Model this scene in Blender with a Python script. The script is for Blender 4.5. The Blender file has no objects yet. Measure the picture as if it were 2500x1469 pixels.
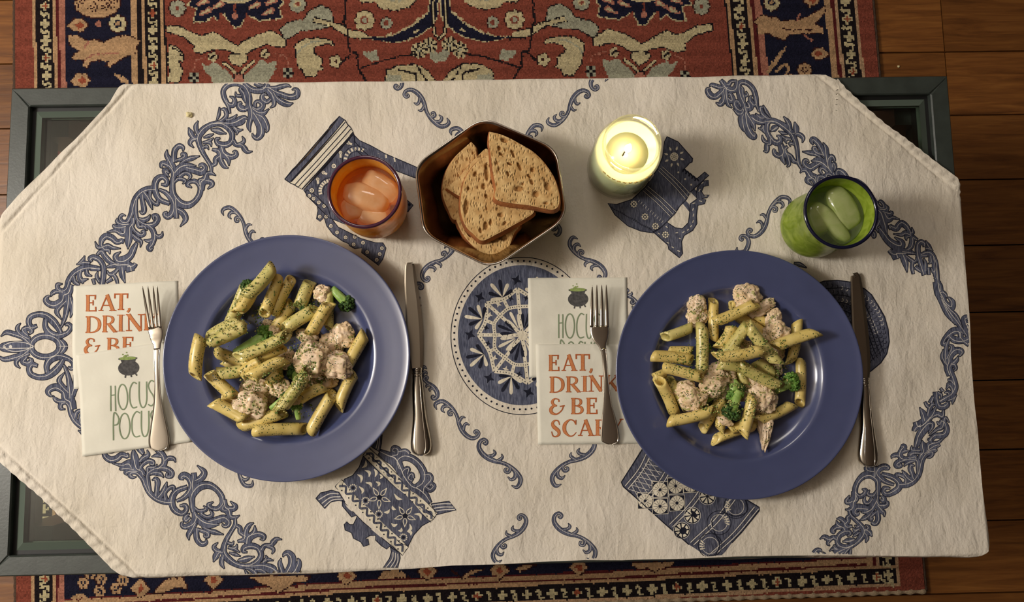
import bpy, math, random
import numpy as np
from mathutils import Vector, Matrix, noise
from mathutils.geometry import delaunay_2d_cdt

# ------------------------------------------------------------------ camera
F = 1900.0; TZ = 0.45; CH = 0.95
PITCH, ROLL, YAW = -0.105158, 0.015201, 0.019819
CX, CY = 0.013169, -0.082569
def rotm(p, r, y):
    cx, sx, cr, sr, cy, sy = math.cos(p), math.sin(p), math.cos(r), math.sin(r), math.cos(y), math.sin(y)
    Rx = np.array([[1,0,0],[0,cx,-sx],[0,sx,cx]]); Ry = np.array([[cr,0,sr],[0,1,0],[-sr,0,cr]])
    Rz = np.array([[cy,-sy,0],[sy,cy,0],[0,0,1]])
    return Rx @ Ry @ Rz
RM = rotm(PITCH, ROLL, YAW)
CAM = np.array([CX, CY, TZ + CH])
sc = bpy.context.scene
COL = sc.collection
cam = bpy.data.cameras.new('camera'); cam.sensor_width = 36.0; cam.sensor_fit = 'HORIZONTAL'
cam.lens = F / 2500.0 * 36.0; cam.clip_start = 0.02
camo = bpy.data.objects.new('camera', cam); COL.objects.link(camo)
m4 = Matrix(RM.T.tolist()).to_4x4(); m4.translation = Vector(CAM.tolist()); camo.matrix_world = m4
sc.camera = camo
def U(px, py, z=TZ):
    """pixel of the photograph -> world x, y on the horizontal plane at height z"""
    d = RM.T @ np.array([(px - 1250.0) / F, -(py - 734.5) / F, -1.0])
    t = (z - CAM[2]) / d[2]
    return CAM[0] + t * d[0], CAM[1] + t * d[1]
def UV(px, py, z=TZ):
    px = np.asarray(px, float); py = np.asarray(py, float)
    q = np.stack([(px - 1250.0) / F, -(py - 734.5) / F, -np.ones_like(px)], -1) @ RM
    t = (z - CAM[2]) / q[..., 2]
    return CAM[0] + t * q[..., 0], CAM[1] + t * q[..., 1]
def PX(x, y, z):
    P = np.stack([np.asarray(x, float) - CAM[0], np.asarray(y, float) - CAM[1], np.asarray(z, float) - CAM[2] + 0 * np.asarray(x, float)], -1) @ RM.T
    return 1250.0 + F * P[..., 0] / -P[..., 2], 734.5 - F * P[..., 1] / -P[..., 2]

# ------------------------------------------------------------------ light
sc.view_settings.view_transform = 'Standard'; sc.view_settings.look = 'None'
sc.view_settings.exposure = 0.50; sc.view_settings.gamma = 1.0
sc.view_settings.use_curve_mapping = False
w = bpy.data.worlds.new('room_ambient'); sc.world = w; w.use_nodes = True
w.node_tree.nodes['Background'].inputs[0].default_value = (0.9, 0.86, 0.80, 1)
w.node_tree.nodes['Background'].inputs[1].default_value = 0.02
def lamp(name, kind, loc, power, color, size=0.1, target=None, sy=None):
    l = bpy.data.lights.new(name, kind); l.energy = power; l.color = color
    if kind == 'AREA':
        l.size = size
        if sy: l.shape = 'RECTANGLE'; l.size_y = sy
    else: l.shadow_soft_size = size
    o = bpy.data.objects.new(name, l); COL.objects.link(o); o.location = loc
    if target is not None:
        o.rotation_euler = (Vector(target) - Vector(loc)).to_track_quat('-Z', 'Y').to_euler()
    return o
lamp('side_lamp_light', 'POINT', (-2.0, 0.10, 2.05), 112, (1.0, 0.95, 0.885), 0.24)
lamp('overhead_fill_light', 'AREA', (-0.2, 1.4, 2.44), 9, (1.0, 0.92, 0.84), 0.7, (0.0, 0.4, 0))  # soft fill added overhead to even out the brightness, not an actual fitting

# ------------------------------------------------------------------ helpers
ORG = {}
def lin(c):
    return tuple(((v / 255.0) / 12.92 if v / 255.0 <= 0.04045 else ((v / 255.0 + 0.055) / 1.055) ** 2.4) for v in c)
def tag(o, label=None, cat=None, group=None, kind=None):
    if label: o['label'] = label
    if cat: o['category'] = cat
    if group: o['group'] = group
    if kind: o['kind'] = kind
    return o
def thing(name, label, cat, loc=(0, 0, 0), group=None):
    o = bpy.data.objects.new(name, None); COL.objects.link(o); o.location = loc; o.empty_display_size = 0.02
    ORG[o] = np.array(loc, float)
    return tag(o, label, cat, group)
def mesh(name, V, Fc, mats, parent=None, mi=None, smooth=True, org=None):
    me = bpy.data.meshes.new(name)
    V = np.asarray(V, float).reshape(-1, 3)
    o0 = ORG[parent] if parent is not None else (np.array(org, float) if org is not None else np.zeros(3))
    V = V - o0
    if isinstance(Fc, np.ndarray):
        n, k = Fc.shape
        me.vertices.add(len(V)); me.vertices.foreach_set('co', V.astype(np.float32).ravel())
        me.loops.add(n * k); me.loops.foreach_set('vertex_index', Fc.astype(np.int32).ravel())
        me.polygons.add(n); me.polygons.foreach_set('loop_start', np.arange(0, n * k, k, dtype=np.int32))
        me.update(calc_edges=True)
    else:
        me.from_pydata(V.tolist(), [], [list(map(int, f)) for f in Fc]); me.update()
    if not isinstance(mats, (list, tuple)): mats = [mats]
    for m in mats: me.materials.append(m)
    if mi is not None: me.polygons.foreach_set('material_index', np.asarray(mi, np.int32))
    me.polygons.foreach_set('use_smooth', [bool(smooth)] * len(me.polygons))
    me.update()
    o = bpy.data.objects.new(name, me); COL.objects.link(o)
    if parent is not None:
        o.parent = parent; ORG[o] = o0
    else:
        o.location = o0.tolist(); ORG[o] = o0
    return o
def gridfaces(nu, nv, closeu=False):
    """faces of a (nu x nv) vertex grid, index = i*nv + j"""
    i = np.arange(nu if closeu else nu - 1); j = np.arange(nv - 1)
    I, J = np.meshgrid(i, j, indexing='ij'); I2 = (I + 1) % nu
    return np.stack([I * nv + J, I2 * nv + J, I2 * nv + J + 1, I * nv + J + 1], -1).reshape(-1, 4)
def lathe(prof, c, n=64):
    prof = np.asarray(prof, float); a = np.linspace(0, 2 * np.pi, n, endpoint=False)
    V = np.stack([c[0] + np.cos(a)[:, None] * prof[None, :, 0], c[1] + np.sin(a)[:, None] * prof[None, :, 0],
                  c[2] + np.ones(n)[:, None] * prof[None, :, 1]], -1).reshape(-1, 3)
    return V, gridfaces(n, len(prof), True)
def crom(P, n):
    """catmull-rom through rows of P with n samples per span"""
    P = np.asarray(P, float)
    if len(P) == 2:
        t = np.linspace(0, 1, n + 1)[:, None]; return P[0] * (1 - t) + P[1] * t
    Q = np.vstack([2 * P[0] - P[1], P, 2 * P[-1] - P[-2]]); out = []
    for i in range(len(P) - 1):
        p0, p1, p2, p3 = Q[i:i + 4]
        for t in np.linspace(0, 1, n, endpoint=False):
            out.append(0.5 * (2 * p1 + (p2 - p0) * t + (2 * p0 - 5 * p1 + 4 * p2 - p3) * t * t + (3 * p1 - p0 - 3 * p2 + p3) * t ** 3))
    out.append(P[-1]); return np.array(out)
def loft(C, W, H, up=(0, 0, 1), n=12, pw=1.0, cap=True):
    """tube along centres C with half widths W (sideways) and half heights H (up); pw<1 squares the section"""
    C = np.asarray(C, float); m = len(C); W = np.broadcast_to(np.asarray(W, float), m); H = np.broadcast_to(np.asarray(H, float), m)
    T = np.gradient(C, axis=0); T /= np.linalg.norm(T, axis=1)[:, None] + 1e-12
    S = np.cross(T, np.array(up, float)); S /= np.linalg.norm(S, axis=1)[:, None] + 1e-12
    N = np.cross(S, T); a = np.linspace(0, 2 * np.pi, n, endpoint=False)
    ca = np.sign(np.cos(a)) * np.abs(np.cos(a)) ** pw; sa = np.sign(np.sin(a)) * np.abs(np.sin(a)) ** pw
    V = C[:, None] + S[:, None] * (W[:, None] * ca[None])[..., None] + N[:, None] * (H[:, None] * sa[None])[..., None]
    Fc = [[i * n + j, i * n + (j + 1) % n, (i + 1) * n + (j + 1) % n, (i + 1) * n + j] for i in range(m - 1) for j in range(n)]
    if cap: Fc += [list(range(n))[::-1], [(m - 1) * n + j for j in range(n)]]
    return V.reshape(-1, 3), Fc
def box(x0, x1, y0, y1, z0, z1):
    V = [(x, y, z) for z in (z0, z1) for y in (y0, y1) for x in (x0, x1)]
    return np.array(V, float), [[0, 2, 3, 1], [4, 5, 7, 6], [0, 1, 5, 4], [2, 6, 7, 3], [0, 4, 6, 2], [1, 3, 7, 5]]
def join(parts):
    Vs, Fs, k = [], [], 0
    for V, Fc in parts:
        V = np.asarray(V, float).reshape(-1, 3); Vs.append(V); Fs += [[int(a) + k for a in f] for f in Fc]; k += len(V)
    return np.vstack(Vs), Fs

# ------------------------------------------------------------------ materials
MATS = {}
def nodes_of(name):
    m = bpy.data.materials.new(name); m.use_nodes = True; nt = m.node_tree
    b = nt.nodes['Principled BSDF']; MATS[name] = m
    return m, nt, b
def N(nt, typ, **kw):
    n = nt.nodes.new(typ)
    for k, v in kw.items():
        if k.startswith('i_'):
            key = k[2:]; key = int(key) if key.isdigit() else key.replace('_', ' ')
            n.inputs[key].default_value = v
        else: setattr(n, k, v)
    return n
def ramp(nt, stops):
    r = nt.nodes.new('ShaderNodeValToRGB'); e = r.color_ramp.elements
    while len(e) < len(stops): e.new(0.5)
    for k, (p, c) in enumerate(stops):
        e[k].position = p; e[k].color = (c[0], c[1], c[2], 1) if len(c) == 3 else c
    return r
def setb(b, color=None, rough=None, metal=None, coat=None, coat_rough=None, spec=None, trans=None, ior=None, sss=None):
    if color is not None: b.inputs['Base Color'].default_value = (*color, 1)
    if rough is not None: b.inputs['Roughness'].default_value = rough
    if metal is not None: b.inputs['Metallic'].default_value = metal
    if coat is not None: b.inputs['Coat Weight'].default_value = coat
    if coat_rough is not None: b.inputs['Coat Roughness'].default_value = coat_rough
    if spec is not None: b.inputs['Specular IOR Level'].default_value = spec
    if trans is not None: b.inputs['Transmission Weight'].default_value = trans
    if ior is not None: b.inputs['IOR'].default_value = ior
    if sss is not None:
        b.inputs['Subsurface Weight'].default_value = sss; b.inputs['Subsurface Scale'].default_value = 0.006
def mat(name, color, rough=0.5, noise_amt=0.0, nscale=200.0, bump=0.0, bscale=None, vary=None, **kw):
    m, nt, b = nodes_of(name); c = lin(color); setb(b, c, rough, **kw)
    co = N(nt, 'ShaderNodeNewGeometry').outputs['Position']
    if noise_amt > 0:
        nz = N(nt, 'ShaderNodeTexNoise', i_Scale=nscale, i_Detail=4.0); nt.links.new(co, nz.inputs['Vector'])
        d = lin(vary) if vary else tuple(v * (1 - noise_amt) for v in c)
        r = ramp(nt, [(0.35, d), (0.65, c)]); nt.links.new(nz.outputs['Fac'], r.inputs[0]); nt.links.new(r.outputs[0], b.inputs['Base Color'])
    if bump > 0:
        nb = N(nt, 'ShaderNodeTexNoise', i_Scale=bscale or nscale, i_Detail=5.0); nt.links.new(co, nb.inputs['Vector'])
        bp = N(nt, 'ShaderNodeBump', i_Strength=1.0, i_Distance=bump); nt.links.new(nb.outputs['Fac'], bp.inputs['Height'])
        nt.links.new(bp.outputs[0], b.inputs['Normal'])
    return m
def fabric_bump(nt, b, amt=1.0):
    """wrinkles and weave, in world space so that cloth and print share them"""
    co = N(nt, 'ShaderNodeNewGeometry').outputs['Position']
    def layer(rot, scl, scale, detail, dist):
        mp = N(nt, 'ShaderNodeMapping'); mp.inputs['Rotation'].default_value = (0, 0, rot); mp.inputs['Scale'].default_value = scl
        nt.links.new(co, mp.inputs['Vector'])
        nz = N(nt, 'ShaderNodeTexNoise', i_Scale=scale, i_Detail=detail, i_Distortion=dist); nt.links.new(mp.outputs[0], nz.inputs['Vector'])
        return nz.outputs['Fac']
    prev = None
    for rot, scl, scale, det, dist, h in ((0.55, (1, 0.42, 1), 105, 3.0, 0.5, 0.0022), (-0.9, (1, 0.5, 1), 34, 2.0, 0.6, 0.0030), (0.3, (1, 1, 1), 340, 3.0, 0.0, 0.0008)):
        bp = N(nt, 'ShaderNodeBump', i_Strength=0.75, i_Distance=h * amt)
        nt.links.new(layer(rot, scl, scale, det, dist), bp.inputs['Height'])
        if prev: nt.links.new(prev.outputs[0], bp.inputs['Normal'])
        prev = bp
    nt.links.new(prev.outputs[0], b.inputs['Normal'])
def cloth_mat(name, c0, c1, scale=9.0, hatch=0.0, hc=None, amt=1.0):
    m, nt, b = nodes_of(name); setb(b, lin(c0), 0.95, spec=0.15)
    co = N(nt, 'ShaderNodeNewGeometry').outputs['Position']
    nz = N(nt, 'ShaderNodeTexNoise', i_Scale=scale, i_Detail=5.0, i_Roughness=0.6); nt.links.new(co, nz.inputs['Vector'])
    r = ramp(nt, [(0.36, lin(c1)), (0.62, lin(c0))]); nt.links.new(nz.outputs['Fac'], r.inputs[0]); out = r.outputs[0]
    if hatch > 0:      # pen-like hatching inside the ink
        mp = N(nt, 'ShaderNodeMapping'); mp.inputs['Rotation'].default_value = (0, 0, 0.9); mp.inputs['Scale'].default_value = (1, 0.12, 1)
        nt.links.new(co, mp.inputs['Vector'])
        h = N(nt, 'ShaderNodeTexNoise', i_Scale=900.0, i_Detail=1.0); nt.links.new(mp.outputs[0], h.inputs['Vector'])
        hr = ramp(nt, [(0.42, (0, 0, 0)), (0.66, (1, 1, 1))]); nt.links.new(h.outputs['Fac'], hr.inputs[0])
        mu = N(nt, 'ShaderNodeMath', operation='MULTIPLY'); mu.inputs[1].default_value = hatch; nt.links.new(hr.outputs[0], mu.inputs[0])
        mx = N(nt, 'ShaderNodeMix', data_type='RGBA'); nt.links.new(mu.outputs[0], mx.inputs[0]); nt.links.new(out, mx.inputs[6])
        mx.inputs[7].default_value = (*lin(hc), 1); out = mx.outputs[2]
    nt.links.new(out, b.inputs['Base Color']); fabric_bump(nt, b, amt)
    return m
M_cloth = cloth_mat('off_white_linen', (222, 213, 198), (212, 202, 184))
M_ink = cloth_mat('blue_grey_print', (82, 85, 102), (66, 70, 88), 60, 0.5, (128, 132, 150))
M_inkd = cloth_mat('dark_navy_print', (36, 37, 50), (28, 30, 42), 60)
M_inkl = cloth_mat('pale_print_line', (214, 208, 198), (204, 198, 190), 60)
M_inkc = cloth_mat('bare_linen_in_print', (222, 213, 192), (212, 202, 180), 9)
M_inkg = cloth_mat('charcoal_print', (80, 82, 98), (62, 64, 80), 60, 0.45, (128, 130, 144))

def wood_mat():
    m, nt, b = nodes_of('oak_floorboard'); setb(b, (0.3, 0.15, 0.06), 0.38, coat=0.25, coat_rough=0.25)
    tc = N(nt, 'ShaderNodeTexCoord').outputs['Object']; oi = N(nt, 'ShaderNodeObjectInfo')
    mp = N(nt, 'ShaderNodeMapping'); mp.inputs['Scale'].default_value = (1.0, 14.0, 1.0); nt.links.new(tc, mp.inputs['Vector'])
    ad = N(nt, 'ShaderNodeVectorMath', operation='ADD'); nt.links.new(mp.outputs[0], ad.inputs[0])
    cm = N(nt, 'ShaderNodeCombineXYZ'); ml = N(nt, 'ShaderNodeMath', operation='MULTIPLY'); ml.inputs[1].default_value = 37.0
    nt.links.new(oi.outputs['Random'], ml.inputs[0]); nt.links.new(ml.outputs[0], cm.inputs[0]); nt.links.new(ml.outputs[0], cm.inputs[2]); nt.links.new(cm.outputs[0], ad.inputs[1])
    nz = N(nt, 'ShaderNodeTexNoise', i_Scale=7.0, i_Detail=8.0, i_Roughness=0.65, i_Distortion=0.8); nt.links.new(ad.outputs[0], nz.inputs['Vector'])
    r = ramp(nt, [(0.25, lin((78, 44, 19))), (0.5, lin((120, 74, 33))), (0.75, lin((146, 96, 45)))]); nt.links.new(nz.outputs['Fac'], r.inputs[0])
    hs = N(nt, 'ShaderNodeHueSaturation'); mr = N(nt, 'ShaderNodeMapRange'); mr.inputs[3].default_value = 0.8; mr.inputs[4].default_value = 1.12
    nt.links.new(oi.outputs['Random'], mr.inputs[0]); nt.links.new(mr.outputs[0], hs.inputs['Value']); nt.links.new(r.outputs[0], hs.inputs['Color'])
    nt.links.new(hs.outputs[0], b.inputs['Base Color'])
    bp = N(nt, 'ShaderNodeBump', i_Strength=0.25, i_Distance=0.001); nt.links.new(nz.outputs['Fac'], bp.inputs['Height']); nt.links.new(bp.outputs[0], b.inputs['Normal'])
    return m
M_wood = wood_mat()
M_wall = mat('painted_wall', (72, 64, 56), 0.9, 0.05, 3.0)
M_ceil = mat('painted_ceiling', (196, 188, 176), 0.9, 0.03, 2.0)
M_gap = mat('dark_gap', (30, 18, 10), 0.9, 0.1, 30)

# ------------------------------------------------------------------ the room
floor_e = bpy.data.objects.new('floor', None); COL.objects.link(floor_e); floor_e['kind'] = 'structure'; ORG[floor_e] = np.zeros(3)
V, Fc = box(-2.4, 2.4, -2.0, 2.2, -0.03, -0.008); mesh('subfloor', V, Fc, M_gap, floor_e, smooth=False)
rng = random.Random(4)
PW = 0.1235; row = 0
y = U(2400, 1098, 0)[1] - 12 * PW
while y < 2.15:
    x = -2.4 - rng.random() * 0.9
    if abs(y - U(2400, 150, 0)[1]) < PW: x = U(2305, 100, 0)[0] - 3 * 1.15 + 0.0
    while x < 2.4:
        L = 1.15 if abs(y - U(2400, 150, 0)[1]) < PW else 0.75 + rng.random() * 0.7
        a, b_ = max(x, -2.4), min(x + L, 2.4)
        if b_ - a > 0.02 and y > -2.0:
            e = 0.0007; z0 = -0.008; z1 = 0.0 - rng.random() * 0.0003
            Vb = np.array([(a+e, y+e, z0), (b_-e, y+e, z0), (b_-e, y+PW-e, z0), (a+e, y+PW-e, z0),
                           (a+2*e, y+2*e, z1), (b_-2*e, y+2*e, z1), (b_-2*e, y+PW-2*e, z1), (a+2*e, y+PW-2*e, z1)])
            mesh('plank', Vb, [[3,2,1,0],[4,5,6,7],[0,1,5,4],[1,2,6,5],[2,3,7,6],[3,0,4,7]], M_wood, floor_e, smooth=False)
        x += L
    y += PW
def wallbox(name, *b):
    V, Fc = box(*b); tag(mesh(name, V, Fc, M_ceil if name == 'ceiling' else M_wall, smooth=False), kind='structure')
wallbox('wall_left', -2.5, -2.4, -2.1, 2.3, -0.03, 2.5)
wallbox('wall_right', 2.4, 2.5, -2.1, 2.3, -0.03, 2.5)
wallbox('wall_far', -2.4, 2.4, 2.2, 2.3, -0.03, 2.5)
wallbox('wall_near', -2.4, 2.4, -2.1, -2.0, -0.03, 2.5)
wallbox('ceiling', -2.5, 2.5, -2.1, 2.3, 2.5, 2.6)
# ------------------------------------------------------------------ the rug: one small face per knot, woven colours per knot
RZ = 0.009
cTL, cTR, cBR, cBL = U(33, -150, RZ), U(2119, -150, RZ), U(2262, 1443, RZ), U(36, 1520, RZ)
NUx, NVy = 560, 470
uu = np.linspace(0, 1, NUx + 1); vv = np.linspace(0, 1, NVy + 1)
Uu, Vv = np.meshgrid(uu, vv, indexing='ij')
def rugxy(Uu, Vv):
    X = (1-Uu)*(1-Vv)*cTL[0] + Uu*(1-Vv)*cTR[0] + Uu*Vv*cBR[0] + (1-Uu)*Vv*cBL[0]
    Y = (1-Uu)*(1-Vv)*cTL[1] + Uu*(1-Vv)*cTR[1] + Uu*Vv*cBR[1] + (1-Uu)*Vv*cBL[1]
    return X, Y
gx, gy = rugxy(Uu, Vv)
ucx, ucy = np.meshgrid((uu[1:]+uu[:-1])/2, (vv[1:]+vv[:-1])/2, indexing='ij')
kx, ky = rugxy(ucx, ucy)
KX, KY = PX(kx, ky, RZ)                      # traced drawing coordinates of every knot
nr = np.random.RandomState(3)
RED=(124,64,50); CRE=(180,166,128); NAV=(26,26,42); BRN=(52,26,24); PNK=(158,104,86); GRY=(150,148,126); TAN=(170,136,100); DRD=(84,32,32); BLK=(28,22,24); ORN=(140,72,50); PAL=(172,140,108)
PALC = np.array([lin(c) for c in (RED,CRE,NAV,BRN,PNK,GRY,TAN,DRD,BLK,ORN,PAL)])
RED,CRE,NAV,BRN,PNK,GRY,TAN,DRD,BLK,ORN,PAL = range(11)
K = np.full(KX.shape, RED, np.int8)
def soft(a): return (a + np.roll(a, 1, 0) + np.roll(a, 1, 1) + np.roll(np.roll(a, 1, 0), 1, 1)) / 4
WXJ = KX + 5.0 * soft(nr.rand(*KX.shape) - .5); WYJ = KY + 5.0 * soft(nr.rand(*KX.shape) - .5)
def segd(P, A, B):
    ab = B - A; t = np.clip(((P - A) @ ab) / (ab @ ab + 1e-9), 0, 1); return np.hypot(*(P - A - t[:, None] * ab).T), t
def stroke(pts, w, c, sm=4):
    pts = np.asarray(pts, float); w = np.broadcast_to(np.asarray(w, float), len(pts))
    q = crom(np.c_[pts, w], sm) if (sm and len(pts) > 2) else np.c_[pts, w]
    m = w.max(); lo = q[:, :2].min(0) - m; hi = q[:, :2].max(0) + m
    idx = np.nonzero((WXJ > lo[0]) & (WXJ < hi[0]) & (WYJ > lo[1]) & (WYJ < hi[1])); P = np.c_[WXJ[idx], WYJ[idx]]; hit = np.zeros(len(P), bool)
    for i in range(len(q) - 1):
        d, t = segd(P, q[i, :2], q[i + 1, :2]); hit |= d < 0.5 * (q[i, 2] * (1 - t) + q[i + 1, 2] * t)
    K[idx[0][hit], idx[1][hit]] = c
def poly(pts, c, out=None, ow=5):
    pts = np.asarray(pts, float)
    if out is not None: stroke(np.vstack([pts, pts[:1]]), ow, out, 0)
    lo = pts.min(0); hi = pts.max(0)
    idx = np.nonzero((WXJ > lo[0]) & (WXJ < hi[0]) & (WYJ > lo[1]) & (WYJ < hi[1])); x, y = WXJ[idx], WYJ[idx]; ins = np.zeros(len(x), bool)
    for i in range(len(pts)):
        (x0, y0), (x1, y1) = pts[i], pts[i - 1]
        if y0 == y1: continue
        ins ^= ((y0 > y) != (y1 > y)) & (x < (x1 - x0) * (y - y0) / (y1 - y0) + x0)
    K[idx[0][ins], idx[1][ins]] = c
def disc(x, y, r, c, ry=None):
    K[((KX - x) / r) ** 2 + ((KY - y) / (ry or r)) ** 2 < 1] = c
def S1(p): return [(a / 3.0, b / 3.0) for a, b in p]
def S2(p): return [(830 + a / 3.0, b / 3.0) for a, b in p]
def S3(p): return [(1660 + a / 2.976, b / 2.976) for a, b in p]
def B1(p): return [(a / 3.0, 979 + b / 3.0) for a, b in p]
def B2(p): return [(830 + a / 3.0, 979 + b / 3.0) for a, b in p]
def B3(p): return [(1660 + a / 2.976, 979 + b / 2.976) for a, b in p]
def flower(x, y, r, c=CRE, mid=BRN, core=PNK, n=8, out=BRN):
    for k in range(n):
        a = 2 * math.pi * k / n
        disc(x + r * .68 * math.cos(a), y + r * .68 * math.sin(a), r * .40, out)
    disc(x, y, r * .9, out)
    for k in range(n):
        a = 2 * math.pi * k / n; disc(x + r * .66 * math.cos(a), y + r * .66 * math.sin(a), r * .32, c)
    disc(x, y, r * .75, c); disc(x, y, r * .42, mid); disc(x, y, r * .24, core)
def cross(x, y, c=CRE, s=12.0, mid=None):
    K[(abs(KX - x) < s * .38) & (abs(KY - y) < s)] = c; K[(abs(KX - x) < s) & (abs(KY - y) < s * .38)] = c
    if mid is not None:
        K[(abs(KX - x) < s * .18) & (abs(KY - y) < s * .7)] = mid; K[(abs(KX - x) < s * .7) & (abs(KY - y) < s * .18)] = mid
# --- main field drawing
def lz(o, out=BLK): return dict(out=out)
def leafset(S):
    poly(S([(1220,190),(1330,200),(1420,250),(1480,270),(1560,235),(1640,280),(1740,340),(1790,300),(1870,260),(1990,225),(2090,290),(2090,345),(2030,340),(1950,320),(1880,350),(1810,390),(1740,390),(1640,360),(1570,360),(1480,390),(1420,380),(1420,330),(1350,270),(1220,230)]), CRE, BLK)
    poly(S([(2050,220),(2100,170),(2230,140),(2260,90),(2340,40),(2420,70),(2440,160),(2400,200),(2330,215),(2200,225),(2090,290)]), GRY, BLK)
    poly(S([(1690,400),(1800,395),(1820,430),(1760,490),(1700,460),(1675,425)]), CRE, BLK)
    stroke(S([(1640,460),(1700,510),(1740,545)]), 9, BLK); stroke(S([(1860,450),(1800,500),(1755,545)]), 9, BLK)
    stroke(S([(1640,460),(1700,510),(1740,545)]), 6, CRE); stroke(S([(1860,450),(1800,500),(1755,545)]), 6, CRE)
    poly(S([(1725,540),(1775,540),(1800,610),(1710,610)]), PNK, BLK)
    poly(S([(1470,460),(1530,480),(1560,450),(1600,480),(1650,500),(1700,560),(1720,610),(1560,610),(1540,560),(1500,520)]), GRY)
    poly(S([(2030,440),(1980,460),(1900,440),(1880,480),(1830,510),(1790,560),(1780,610),(1960,610),(1990,560),(2020,500)]), GRY)
    for q in ((1560, 415), (1940, 395)):
        x, y = S([q])[0]; flower(x, y, 13, CRE, CRE, BLK, 5)
        disc(x - 4, y + 3, 3, BLK); disc(x + 5, y - 4, 3, BLK)
    stroke(S([(1990,390),(2080,410),(2110,450),(2110,500)]), 2.5, PNK); stroke(S([(1500,420),(1430,450),(1420,540)]), 2.5, PNK)
    for q in ((1420, 570), (2110, 535)):
        x, y = S([q])[0]
        disc(x, y, 13, BLK)
        for dx in (-1, 0, 1):
            for dy in (-1, 0, 1):
                if (dx + dy) % 2 == 0: K[(abs(KX - x - dx * 8) < 4) & (abs(KY - y - dy * 8) < 4)] = GRY
    poly(S([(2170,400),(2160,330),(2230,285),(2330,280),(2430,300),(2450,330),(2390,320),(2310,340),(2290,380),(2320,410),(2360,430),(2350,480),(2370,500),(2330,520),(2310,560),(2240,560),(2210,510),(2180,480)]), CRE, BLK)
    stroke(S([(2170,400),(2200,360),(2280,310),(2350,300)]), 4, GRY)
    x, y = S([(2460, 450)])[0]; flower(x, y, 17, CRE, CRE, BRN, 5)
    # navy palmette above
    P = [(1380,40),(1450,60),(1420,160),(1510,155),(1560,110),(1600,150),(1640,90),(1660,130),(1720,195),(1760,190),(1790,130),(1800,90),(1850,120),(1900,150),(2060,130),(2040,60),(2070,20),(2000,-80),(1720,-200),(1450,-80)]
    poly(S(P), NAV, CRE, 6)
    for a, b in ((1500,90),(1590,45),(1860,45),(1960,90),(1480,20),(1980,15)):
        stroke(S([(a - 30, b + 15), (a + 30, b - 15)]), (8, 16), PNK, 0); stroke(S([(a - 20, b + 10), (a + 22, b - 11)]), (3, 9), CRE, 0)
    for a in (1620, 1810): stroke(S([(a, 150), (a, 95)]), (14, 4), RED, 0)
    stroke(S([(1720, 20), (1722, 130)]), 5, RED, 0); disc(*S([(1722, 120)])[0], 8, PNK)
    x, y = S([(1725, -20)])[0]; disc(x, y, 42, CRE, 16); disc(x, y, 30, GRY, 10)
    x, y = S([(1300, 60)])[0]; flower(x, y, 21, GRY, GRY, RED)
    x, y = S([(2180, 30)])[0]; flower(x, y, 21, GRY, CRE, RED)
leafset(S1)
leafset(lambda p: [(1073 * 2 - (x / 3.0), y / 3.0 - 4) for x, y in p])     # the drawing mirrors about the rug's centre line
poly(S1([(1240,330),(1300,350),(1340,400),(1340,450),(1300,440),(1340,520),(1310,600),(1225,600),(1250,520),(1230,450)]), CRE, BLK)
stroke(S1([(1240,340),(1300,370),(1330,410)]), 3, BLK)
def half(S):
    poly(S([(170,20),(260,12),(290,60),(400,75),(510,45),(570,-20),(500,-90),(260,-60),(120,-20)]), CRE, BLK)
    poly(S([(330,-60),(500,-60),(480,0),(380,12),(320,-5)]), GRY)
    stroke(S([(200,275),(300,285),(400,283),(520,240),(600,190),(665,130),(685,60),(690,-60)]), (5, 11, 22, 30, 34, 32, 26, 22), CRE)
    stroke(S([(200,275),(300,285),(400,283),(520,240),(600,190),(665,130),(685,60),(690,-60)]), (2, 8, 18, 24, 28, 26, 20, 18), NAV)
    for a, b in ((470,215),(520,190),(580,140),(420,240),(620,110),(560,230),(360,255)): stroke(S([(a - 16, b + 8), (a + 14, b - 10)]), 5, CRE, 0)
    poly(S([(0,180),(60,215),(180,240),(210,280),(80,275),(-60,190),(-200,160),(-180,130)]), CRE, BLK)
    x, y = S([(180, 150)])[0]; flower(x, y, 25, CRE, RED, GRY)
    x, y = S([(340, 170)])[0]; flower(x, y, 15, GRY, RED, RED)
    for q in ((655, 335), (580, 370)):
        x, y = S([q])[0]; disc(x, y, 19, BLK)
        for k in range(8):
            a = k * math.pi / 4 + .2; stroke([(x + 5 * math.cos(a), y + 5 * math.sin(a)), (x + 17 * math.cos(a), y + 17 * math.sin(a))], (2.5, 8), CRE, 0)
        disc(x, y, 4, GRY)
    poly(S([(655,385),(700,370),(745,400),(735,450),(700,460),(660,420)]), GRY)
    poly(S([(160,370),(210,380),(270,360),(290,440),(230,450),(190,420)]), GRY)
    stroke(S([(150,500),(300,450),(450,410),(545,400)]), 4, BLK, 0)
    stroke(S([(45,-80),(40,100),(30,160),(55,220),(60,310),(75,380),(125,385),(130,490),(190,590)]), 5, BLK, 0)
    stroke(S([(0,470),(80,395)]), 5, BLK, 0)
    poly(S([(330,600),(345,515),(440,478),(560,472),(650,530),(700,600)]), CRE, BLK)
    poly(S([(330,600),(350,545),(450,555),(460,600)]), GRY)
    stroke(S([(430,510),(555,540),(560,600)]), 4, BLK, 0); stroke(S([(560,480),(640,600)]), 4, BLK, 0)
half(S2); half(lambda p: [(2146 - 830 - x / 3.0, y / 3.0 - 2) for x, y in p])
for s in (-1, 1):
    stroke([(1073 + s * 15, -60), (1073 + s * 15, 60), (1073 + s * 12, 82), (1073, 94)], 9, BLK, 0)
    stroke([(1073 + s * 15, -60), (1073 + s * 15, 60), (1073 + s * 12, 82), (1073, 94)], 4, CRE, 0)
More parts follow.
